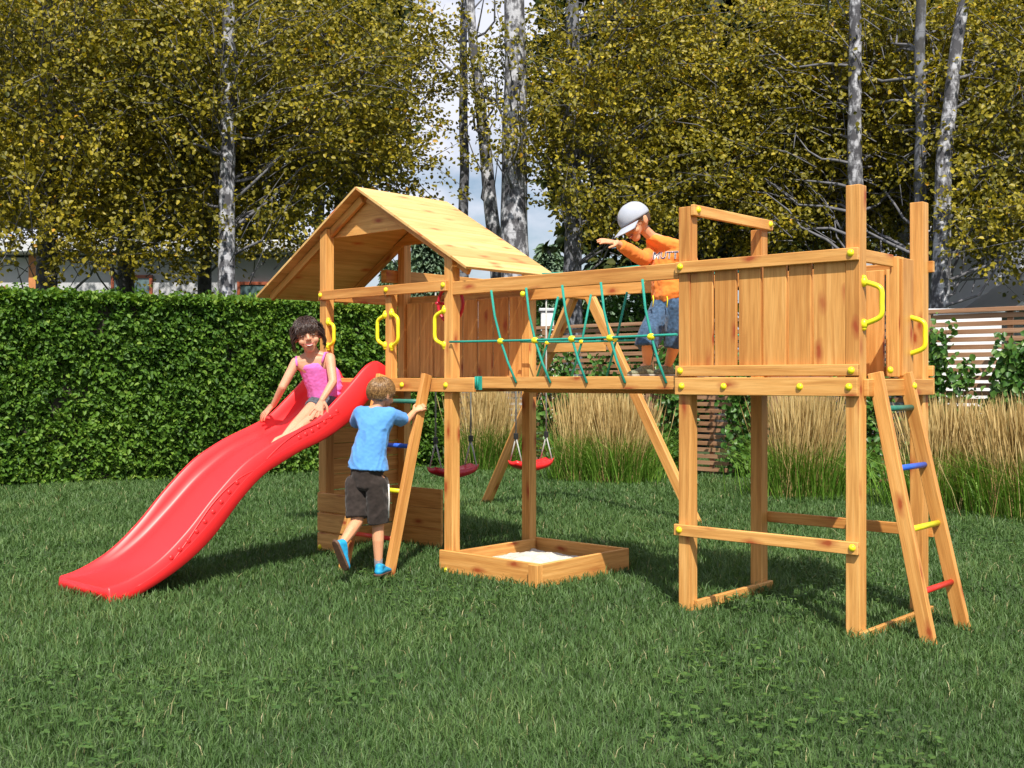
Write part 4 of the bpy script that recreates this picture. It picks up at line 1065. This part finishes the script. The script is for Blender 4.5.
# ---- boy climbing the ladder -------------------------------------------------
def boy_ladder():
    org = V3((-0.873, 6.860, 0.012)); org.z = 0
    root = tag(empty('person', org), 'small boy in blue t-shirt and dark shorts stepping onto the ladder, seen from behind', 'person')
    R = V3(.88, -.47, 0); fw = V3(.47, .88, 0); BF = Matrix((R, fw, V3(0, 0, 1))).transposed()
    hc = V3((-0.810, 7.000, 1.133)); M = frame(hc, (.60, .79, -.10), (0, -.25, 1), 0, 1.0)
    neckb = V3((-0.848, 6.960, 1.028)); chest = V3((-0.848, 6.910, 0.913)); waist = V3((-0.883, 6.890, 0.760)); pel = V3((-0.888, 6.880, 0.645))
    RS, LS = V3((-0.749, 6.900, 1.005)), V3((-0.945, 6.990, 1.009))
    RE_, RW = V3((-0.663, 7.030, 0.964)), V3((-0.619, 7.100, 1.018)); LE_, LW = V3((-0.985, 7.140, 0.940)), V3((-0.936, 7.360, 1.017))
    Rh, Lh = V3((-0.824, 6.860, 0.597)), V3((-0.952, 6.900, 0.594)); RK, LK = V3((-0.821, 6.890, 0.325)), V3((-0.943, 6.840, 0.356)); RA, LA = V3((-0.816, 6.870, 0.083)), V3((-1.019, 6.660, 0.230))
    P = head_prims(M)
    P += [ell(neckb, .034) + ell(hc + V3(-.01, -.03, -.05), .034), ell(neckb, (.05, .04, .02)) + ell(RS, .034) , ell(neckb, .04) + ell(LS, .034),
          ell(RS, .034) + ell(LS, .034) + ell(chest, (.088, .065, .07), BF), ell(chest, (.088, .065, .07), BF) + ell(waist, (.078, .062, .05), BF), ell(waist, (.078, .062, .05), BF) + ell(pel, (.088, .072, .05), BF)]
    P += chain((RS, .032), (RE_, .025), (RW, .0185)) + chain((LS, .032), (LE_, .025), (LW, .0185))
    P += hand(RW, (.72, .35, .50), (-.3, -.9, .25), -1, .75) + hand(LW, (.55, .7, .35), (-.5, -.8, .3), 1, .7)
    for h, k, a, cy in ((Rh, RK, RA, 0), (Lh, LK, LA, 0)):
        calf = k.lerp(a, .35) + V3(0, -.008, 0)
        P += chain((h, .062), (k, .038), (calf, .036), (a, .022))
    P += chain((RA, .022), (RA + V3(.005, .05, -.03), .02)) + chain((LA, .022), (LA + V3(.03, .02, -.05), .018))
    sculpt('body', P, SKINT, root, .0036, 3)
    face(M, root, org)
    hair(M, root, org, hair_mat('light_brown_hair', (.06, .028, .010), (.19, .098, .033), (.38, .22, .085)), 1500, (0, -.35, .9),
         lambda d: d.z > -.74 + .75 * max(0, d.y + .25) and not (d.y > .45 and d.z < .42) and not (abs(d.x) > .72 and d.z < .05), lambda d: .055 + .03 * max(0, d.z), .0030, .0030, 1.2, 5)
    # t-shirt
    hem = V3((-0.882, 6.885, 0.675))
    T = [ell(RS + V3(0, 0, .004), .043) + ell(LS + V3(0, 0, .004), .043) + ell(chest, (.102, .08, .07), BF), ell(neckb + V3(0, 0, -.012), (.055, .048, .016)) + ell(RS, .040) + ell(LS, .040),
         ell(chest, (.102, .08, .07), BF) + ell(waist, (.118, .09, .04), BF), ell(waist, (.116, .09, .04), BF) + disc(hem, (.05, 0, 1), .134, .104, R),
         ell(RS, .044) + disc(RS.lerp(RE_, .82), RE_ - RS, .047, .042), ell(LS, .044) + disc(LS.lerp(LE_, .80), LE_ - LS, .047, .042)]
    sculpt('t_shirt', T, cloth_mat('blue_cotton', (.10, .30, .66), .08, 12), root, .005, 3, folds(.0050, (.35, .1, 1), 26, 3, .8))
    # shorts
    cr = V3((-0.894, 6.880, 0.534))
    RH, LH = V3((-0.820, 6.875, 0.345)), V3((-0.945, 6.850, 0.385))
    SH = [disc(V3((-0.882, 6.885, 0.712)), (0, 0, 1), .117, .090, R) + ell(pel, (.104, .086, .03), BF), ell(pel, (.104, .086, .04), BF) + ell(V3((-0.888, 6.880, 0.571)), (.106, .085, .03), BF),
          ell(Rh, (.064, .080, .05), BF) + disc(RH, RH - Rh, .061, .064, R), ell(Lh, (.064, .080, .05), BF) + disc(LH, LH - Lh, .064, .066, R)]
    sh = sculpt('shorts', SH, cloth_mat('dark_brown_cotton', (.034, .026, .023), .25, 30), root, .005, 2, folds(.0065, (0, 0, 1), 22, 9, .9))
    MB().tube([V3((-0.750, 6.830, 0.588)) - org, V3((-0.747, 6.835, 0.490)) - org, V3((-0.752, 6.850, 0.379)) - org], .0045, 6).build('stripe', EYEW, sh)
    BLUE = plain('turquoise_shoe_fabric', (.01, .30, .56), .6, .2, 60); SOLE = plain('brown_rubber_sole', (.12, .06, .035), .7, .3, 60)
    SOCK = cloth_mat('grey_sock', (.22, .23, .27), .35, 90)
    for a, k in ((RA, RK), (LA, LK)):
        sculpt('sock', [ell(a.lerp(k, -.02), .025) + disc(a.lerp(k, .20), k - a, .027, .027)], SOCK, root, .004, 1, lambda p, n: .0012 * sin(p.z * 900))
    hR = V3((-0.814, 6.800, 0.010)); hR.z = .028; shoe(root, org, hR, hR + V3(.045, .175, .0), (0, 0, 1), BLUE, SOLE)
    hL = V3((-1.048, 6.620, 0.260)); shoe(root, org, hL, hL + V3(.060, .045, -.175), (.62, .72, .25), BLUE, SOLE)
boy_ladder()

# ---- girl on the slide ---------------------------------------------------------
def girl_slide():
    org = V3((-1.256, 7.550, 1.052)); org.z = 0
    root = tag(empty('person', org), 'smiling dark-haired girl in pink top sitting on the red slide', 'person')
    M = frame((-1.354, 7.440, 1.518), (.20, -.97, -.06), (-.20, 0, 1), 0, 1.20); hc = M.translation
    nb = V3((-1.321, 7.480, 1.406)); RS, LS = V3((-1.434, 7.460, 1.339)), V3((-1.210, 7.470, 1.366)); chest = V3((-1.313, 7.490, 1.280)); waist = V3((-1.281, 7.540, 1.166)); pel = V3((-1.253, 7.570, 1.079))
    X = (LS - RS).normalized(); fwd = V3(-.45, -.85, -.25); Zt = X.cross(fwd).normalized() * 1; Zt = Zt if Zt.z > 0 else -Zt; BF = Matrix((X, Zt.cross(X), Zt)).transposed()
    RE_, RW = V3((-1.511, 7.400, 1.174)), V3((-1.585, 7.470, 1.054)); LE_, LW = V3((-1.172, 7.360, 1.207)), V3((-1.226, 7.255, 1.091))
    P = head_prims(M)
    P += [ell(nb, .036) + ell(M @ V3(0, -.02, -.06), .036), ell(nb, (.045, .034, .018)) + ell(RS, .028), ell(nb, (.045, .034, .018)) + ell(LS, .028),
          ell(RS, .028) + ell(LS, .028) + ell(chest, (.082, .056, .06), BF), ell(chest, (.082, .056, .06), BF) + ell(waist, (.072, .056, .04), BF), ell(waist, (.072, .056, .04), BF) + ell(pel, (.085, .075, .05), BF)]
    P += chain((RS, .034), (RE_, .027), (RW, .0195)) + chain((LS, .036), (LE_, .028), (LW, .0195))
    P += hand(RW, (-.62, .05, -.60), (-.45, -.55, .65), 1, .22, .88, .22) + hand(LW, (-.25, -.30, -.80), (.15, -.95, .3), -1, .16, .92, .26)
    for h, k, a in ((V3((-1.296, 7.550, 1.066)), world(-.86, -.53, .965), world(-.775, -.735, .855)), (V3((-1.221, 7.500, 1.053)), world(-.77, -.53, .955), world(-.735, -.735, .855))):
        P += chain((h, .060), (k, .041), (k.lerp(a, .4), .037), (a, .023)) + chain((a, .023), (a + world(0, -.06, -.015) - world(0, 0, 0), .018), (a + world(0, -.10, -.05) - world(0, 0, 0), .012))
    sculpt('body', P, SKIN, root, .0036, 3)
    face(M, root, org)
    def extra(m, M, org, r):
        for s in (1, -1):
            for k in range(90):
                x0 = s * .062; a = r.uniform(-.05, .04); z0 = r.uniform(-.02, .05)
                q = [V3(x0 * .95, a, z0 + .02)]
                L = r.uniform(.06, .11)
                for i in range(1, 6):
                    t = i / 5; q.append(V3(x0 + s * (.028 * sin(t * 2.6) + r.normal(0, .004)), a - .012 * t + r.normal(0, .004), z0 + .02 - L * t))
                m.tube([(M @ p) - org for p in q], [.0028, .0032, .003, .0026, .002, .0006], 5, cap=False)
        for k in range(170):      # fringe
            x0 = r.uniform(-.058, .058); q = []
            L = r.uniform(.040, .080) * (1 - 2 * abs(x0))
            for i in range(6):
                t = i / 5; z = .082 - L * t - x0 * x0 * 6; y = .048 + .036 * sin(min(1, t * 1.25) * 1.5) - x0 * x0 * 9
                q.append(V3(x0 * (1 + .1 * t) + r.normal(0, .0015), y + r.normal(0, .0015), z))
            m.tube([(M @ p) - org for p in q], [.0028, .0032, .0032, .003, .0022, .0006], 5, cap=False)
    hair(M, root, org, hair_mat('dark_brown_hair', (.015, .008, .008), (.035, .018, .014), (.08, .04, .025)), 1300, (0, -.1, 1),
         lambda d: (d.z > .50 + .12 * d.y) or (d.y < .15 and d.z > -.45), lambda d: .10 if d.y < .1 else .022, .003, .0030, 1.1, 8, extra=extra)
    T = [ell(V3((-1.322, 7.485, 1.313)), (.098, .064, .034), BF) + ell(waist, (.092, .072, .04), BF), ell(waist, (.092, .072, .04), BF) + ell(V3((-1.259, 7.565, 1.119)), (.112, .09, .022), BF),
         ell(V3((-1.197, 7.560, 1.260)), (.035, .04, .05), BF) + ell(V3((-1.187, 7.580, 1.166)), (.045, .06, .035), BF)]
    top = sculpt('tank_top', T, cloth_mat('pink_cotton', (.70, .17, .52), .10, 20), root, .0045, 3, folds(.0045, (.5, 0, 1), 30, 2, .7))
    for a, b, c in (((-1.419, 7.420, 1.312), (-1.432, 7.450, 1.372), (-1.415, 7.500, 1.373)), ((-1.255, 7.425, 1.332), (-1.238, 7.440, 1.399), (-1.228, 7.500, 1.400))):
        MB().tube([V3(a) - org, V3(a).lerp(V3(b), .5) - org + V3(0, -.006, 0), V3(b) - org, V3(c) - org], .0075, 8).build('strap', top.data.materials[0], top)
    h1_, k1 = V3((-1.296, 7.550, 1.066)), world(-.86, -.53, .965); h2_, k2 = V3((-1.221, 7.500, 1.053)), world(-.77, -.53, .955)
    Sh = [ell(pel, (.098, .086, .05), BF) + ell(V3((-1.259, 7.565, 1.099)), (.09, .075, .02), BF), ell(h1_, .070) + disc(h1_.lerp(k1, .38), k1 - h1_, .060, .060), ell(h2_, .068) + disc(h2_.lerp(k2, .38), k2 - h2_, .058, .058)]
    sculpt('shorts', Sh, cloth_mat('grey_denim', (.075, .085, .10), .35, 70), root, .0045, 2, folds(.004, (0, 0, 1), 25, 4))
girl_slide()

# ---- boy in the cap on the bridge -----------------------------------------------
def boy_bridge():
    org = V3((0.833, 6.550, 1.237)); org.z = 1.236
    root = tag(empty('person', org), 'boy in pale cap and orange sweatshirt walking on the rope bridge', 'person')
    fw = V3(-.60, -.78, -.15).normalized(); up_ = V3(-.28, .0, 1).normalized(); X = fw.cross(up_).normalized(); up_ = X.cross(fw); BF = Matrix((X, fw, up_)).transposed()
    M = frame((0.722, 6.600, 2.142), (-.72, -.46, -.50), (-.30, 0, 1), 0, 1.02)
    nb = V3((0.835, 6.660, 2.061)); RS, LS = V3((0.860, 6.760, 2.002)), V3((1.004, 6.560, 1.985)); chest = V3((0.922, 6.640, 1.911)); waist = V3((0.932, 6.630, 1.786)); pel = V3((0.936, 6.620, 1.679))
    RE_, RW = V3((0.769, 6.600, 1.930)), V3((0.603, 6.450, 2.006)); LE_, LW = V3((1.064, 6.500, 1.827)), V3((1.014, 6.400, 1.687))
    Rh, Lh = V3((0.892, 6.640, 1.645)), V3((0.972, 6.580, 1.641)); RK, LK = V3((0.782, 6.460, 1.467)), V3((0.963, 6.600, 1.455)); RA, LA = V3((0.788, 6.560, 1.308)), V3((0.935, 6.740, 1.304))
    P = head_prims(M, neck=False)
    P += [ell(nb, .033) + ell(M @ V3(0, -.03, -.05), .032), ell(nb, .034) + ell(RS, .033) + ell(LS, .033), ell(RS, .033) + ell(LS, .033) + ell(chest, (.088, .062, .07), BF),
          ell(chest, (.088, .062, .07), BF) + ell(pel, (.085, .07, .05), BF)]
    P += chain((RS, .032), (RE_, .026), (RW, .019)) + chain((LS, .032), (LE_, .026), (LW, .019))
    P += hand(RW, (-.88, -.35, .12), (.1, -.5, .85), -1, .16, .78, .14) + hand(LW, (-.1, -.5, -.7), (.8, -.5, 0), 1, .5)
    for h, k, a in ((Rh, RK, RA), (Lh, LK, LA)):
        P += chain((h, .062), (k, .039), (k.lerp(a, .35), .037), (a, .023))
        P += chain((a, .023), (a + V3(-.05, -.03, -.035), .018))
    sculpt('body', P, SKINT, root, .0036, 3); face(M, root, org)
    hair(M, root, org, hair_mat('brown_hair', (.05, .028, .015), (.09, .05, .025), (.15, .085, .045)), 700, (0, -.35, .9), lambda d: d.z > -.45 + .8 * max(0, d.y + .2) and d.z < .5 and d.y < .35, lambda d: .03, .002, .0024, .4, 12)
    # cap: dome, brim, button, seams
    C = V3(0, -.012, .026); CAPM = cloth_mat('pale_grey_cotton', (.38, .41, .48), .05, 20)
    bm = bmesh.new(); g = bmesh.ops.create_uvsphere(bm, u_segments=40, v_segments=24, radius=1)
    bmesh.ops.delete(bm, geom=[v for v in g['verts'] if v.co.z < -.18], context='VERTS')
    for v in bm.verts:
        d = v.co.copy(); k = 1 + .012 * noise.noise(d * 4) - .012 * (abs(sin(math.atan2(d.y, d.x) * 3)) < .06)
        v.co = (M @ (C + V3(d.x * .085 * k, d.y * .101 * k, d.z * .090 * k + .004))) - org
    for f in bm.faces: f.smooth = True
    me = bpy.data.meshes.new('cap'); bm.to_mesh(me); bm.free(); cap = mesh_obj('cap', me, CAPM, root, True)
    sm = cap.modifiers.new('thick', 'SOLIDIFY'); sm.thickness = .004
    bm = bmesh.new(); rows = []
    for i in range(9):
        row = []
        for j in range(21):
            a = -1.15 + 2.3 * j / 20; t = i / 8
            x = .084 * sin(a) * (1 - .02 * t); y = .096 * cos(a) + .086 * t * cos(a) ** .7 if cos(a) > 0 else .096 * cos(a)
            row.append(bm.verts.new((M @ (C + V3(x, y, -.012 - .022 * t - .18 * x * x * 10 * .5 * t - .6 * x * x))) - org))
        rows.append(row)
    for i in range(8):
        for j in range(20): bm.faces.new((rows[i][j], rows[i][j + 1], rows[i + 1][j + 1], rows[i + 1][j])).smooth = True
    me = bpy.data.meshes.new('brim'); bm.to_mesh(me); bm.free(); b = mesh_obj('brim', me, CAPM, cap, True)
    sm = b.modifiers.new('thick', 'SOLIDIFY'); sm.thickness = .005
    MB().ball((M @ (C + V3(0, 0, .096))) - org, .008, 10, (1, 1, .7)).build('button', IRIS, cap)
    OR = cloth_mat('orange_cotton', (.86, .25, .045), .06, 14)
    T = [ell(RS, .046) + ell(LS, .046) + ell(chest, (.108, .078, .07), BF), ell(nb - up_ * .004, (.050, .046, .020), BF) + ell(RS, .042) + ell(LS, .042),
         ell(chest, (.108, .08, .07), BF) + ell(waist, (.115, .092, .04), BF), ell(waist, (.114, .092, .04), BF) + ell(V3((0.936, 6.620, 1.727)), (.118, .096, .022), BF),
         ell(V3((0.936, 6.620, 1.727)), (.116, .095, .022), BF) + ell(V3((0.936, 6.620, 1.691)), (.100, .082, .012), BF),
         ell(RS, .046) + ell(RE_, .040), ell(RE_, .041) + disc(RE_.lerp(RW, .86), RW - RE_, .030, .030), ell(LS, .046) + ell(LE_, .040), ell(LE_, .04) + disc(LE_.lerp(LW, .9), LW - LE_, .03, .03)]
    shirt = sculpt('sweatshirt', T, OR, root, .0045, 3, folds(.007, (.5, .1, 1), 20, 6, 1.4))
    for a in ((0.815, 6.500, 1.688), (0.896, 6.500, 1.683)):
        p = V3(a) - org; MB().tube([p + V3(0, -.004, .02), p + V3(.002, -.012, 0), p + V3(-.002, -.012, -.045)], .0035, 6).build('drawstring', YELLOW, shirt)
    # lettering wrapped on to the chest
    me0 = shirt.data; bvh = BVHTree.FromPolygons([v.co + org for v in me0.vertices], [tuple(p.vertices) for p in me0.polygons])
    def letters(txt, size, c, mat, off, ofs=0.0):
        cu = bpy.data.curves.new('t', 'FONT'); cu.body = txt; cu.size = size; cu.align_x = 'CENTER'; cu.align_y = 'CENTER'; cu.offset = ofs; cu.resolution_u = 3
        o = bpy.data.objects.new('t', cu); COL.objects.link(o); dg = bpy.context.evaluated_depsgraph_get(); me = bpy.data.meshes.new_from_object(o.evaluated_get(dg)); bpy.data.objects.remove(o)
        bm = bmesh.new(); bm.from_mesh(me); bmesh.ops.triangulate(bm, faces=list(bm.faces)); bmesh.ops.subdivide_edges(bm, edges=[e for e in bm.edges if e.calc_length() > .012], cuts=2)
        bmesh.ops.triangulate(bm, faces=list(bm.faces))
        n = V3(-.30, -.95, 0).normalized(); xx = V3(.95, -.30, 0); xx = (xx + V3(0, 0, -.05)).normalized(); yy = n.cross(xx); yy = yy if yy.z > 0 else -yy
        for v in bm.verts:
            p = V3(c) + xx * v.co.x + yy * v.co.y; hit = bvh.ray_cast(p + n * .3, -n)
            v.co = ((hit[0] + n * off) if hit[0] is not None else p) - org
        bm.to_mesh(me); bm.free(); me.materials.clear(); mesh_obj('lettering', me, mat, shirt)
    letters('MUTT', .060, (0.904, 6.600, 1.948), EYEW, .0025, .0022); letters('MUTT', .060, (0.904, 6.600, 1.948), plain('navy_print', (.03, .05, .10), .8), .0045)
    DEN = cloth_mat('blue_denim', (.05, .095, .17), .4, 60)
    rh, lh = V3((0.771, 6.470, 1.421)), V3((0.959, 6.610, 1.414))
    Sh = [ell(pel, (.098, .085, .05), BF) + ell(V3((0.931, 6.620, 1.715)), (.095, .08, .02), BF), ell(Rh, .074) + ell(RK.lerp(Rh, .12), .062), ell(RK.lerp(Rh, .1), .062) + disc(rh + V3(0, .01, 0), (0, 0, -1), .064, .066), ell(Rh, .074) + disc(rh, rh - Rh, .066, .064), ell(Lh, .074) + disc(lh, lh - Lh, .064, .064)]
    sculpt('denim_shorts', Sh, DEN, root, .0045, 2, folds(.006, (0, 0, 1), 24, 8, 1.0))
    SU = plain('olive_grey_shoe', (.17, .18, .11), .8, .45, 90); SS = plain('pale_sole', (.45, .44, .38), .7)
    for a in (RA, LA):
        hl = V3(a.x + .035, a.y + .02, 1.238)
        shoe(root, org, hl, hl + V3(-.15, -.095, 0), (0, 0, 1), SU, SS)
boy_bridge()
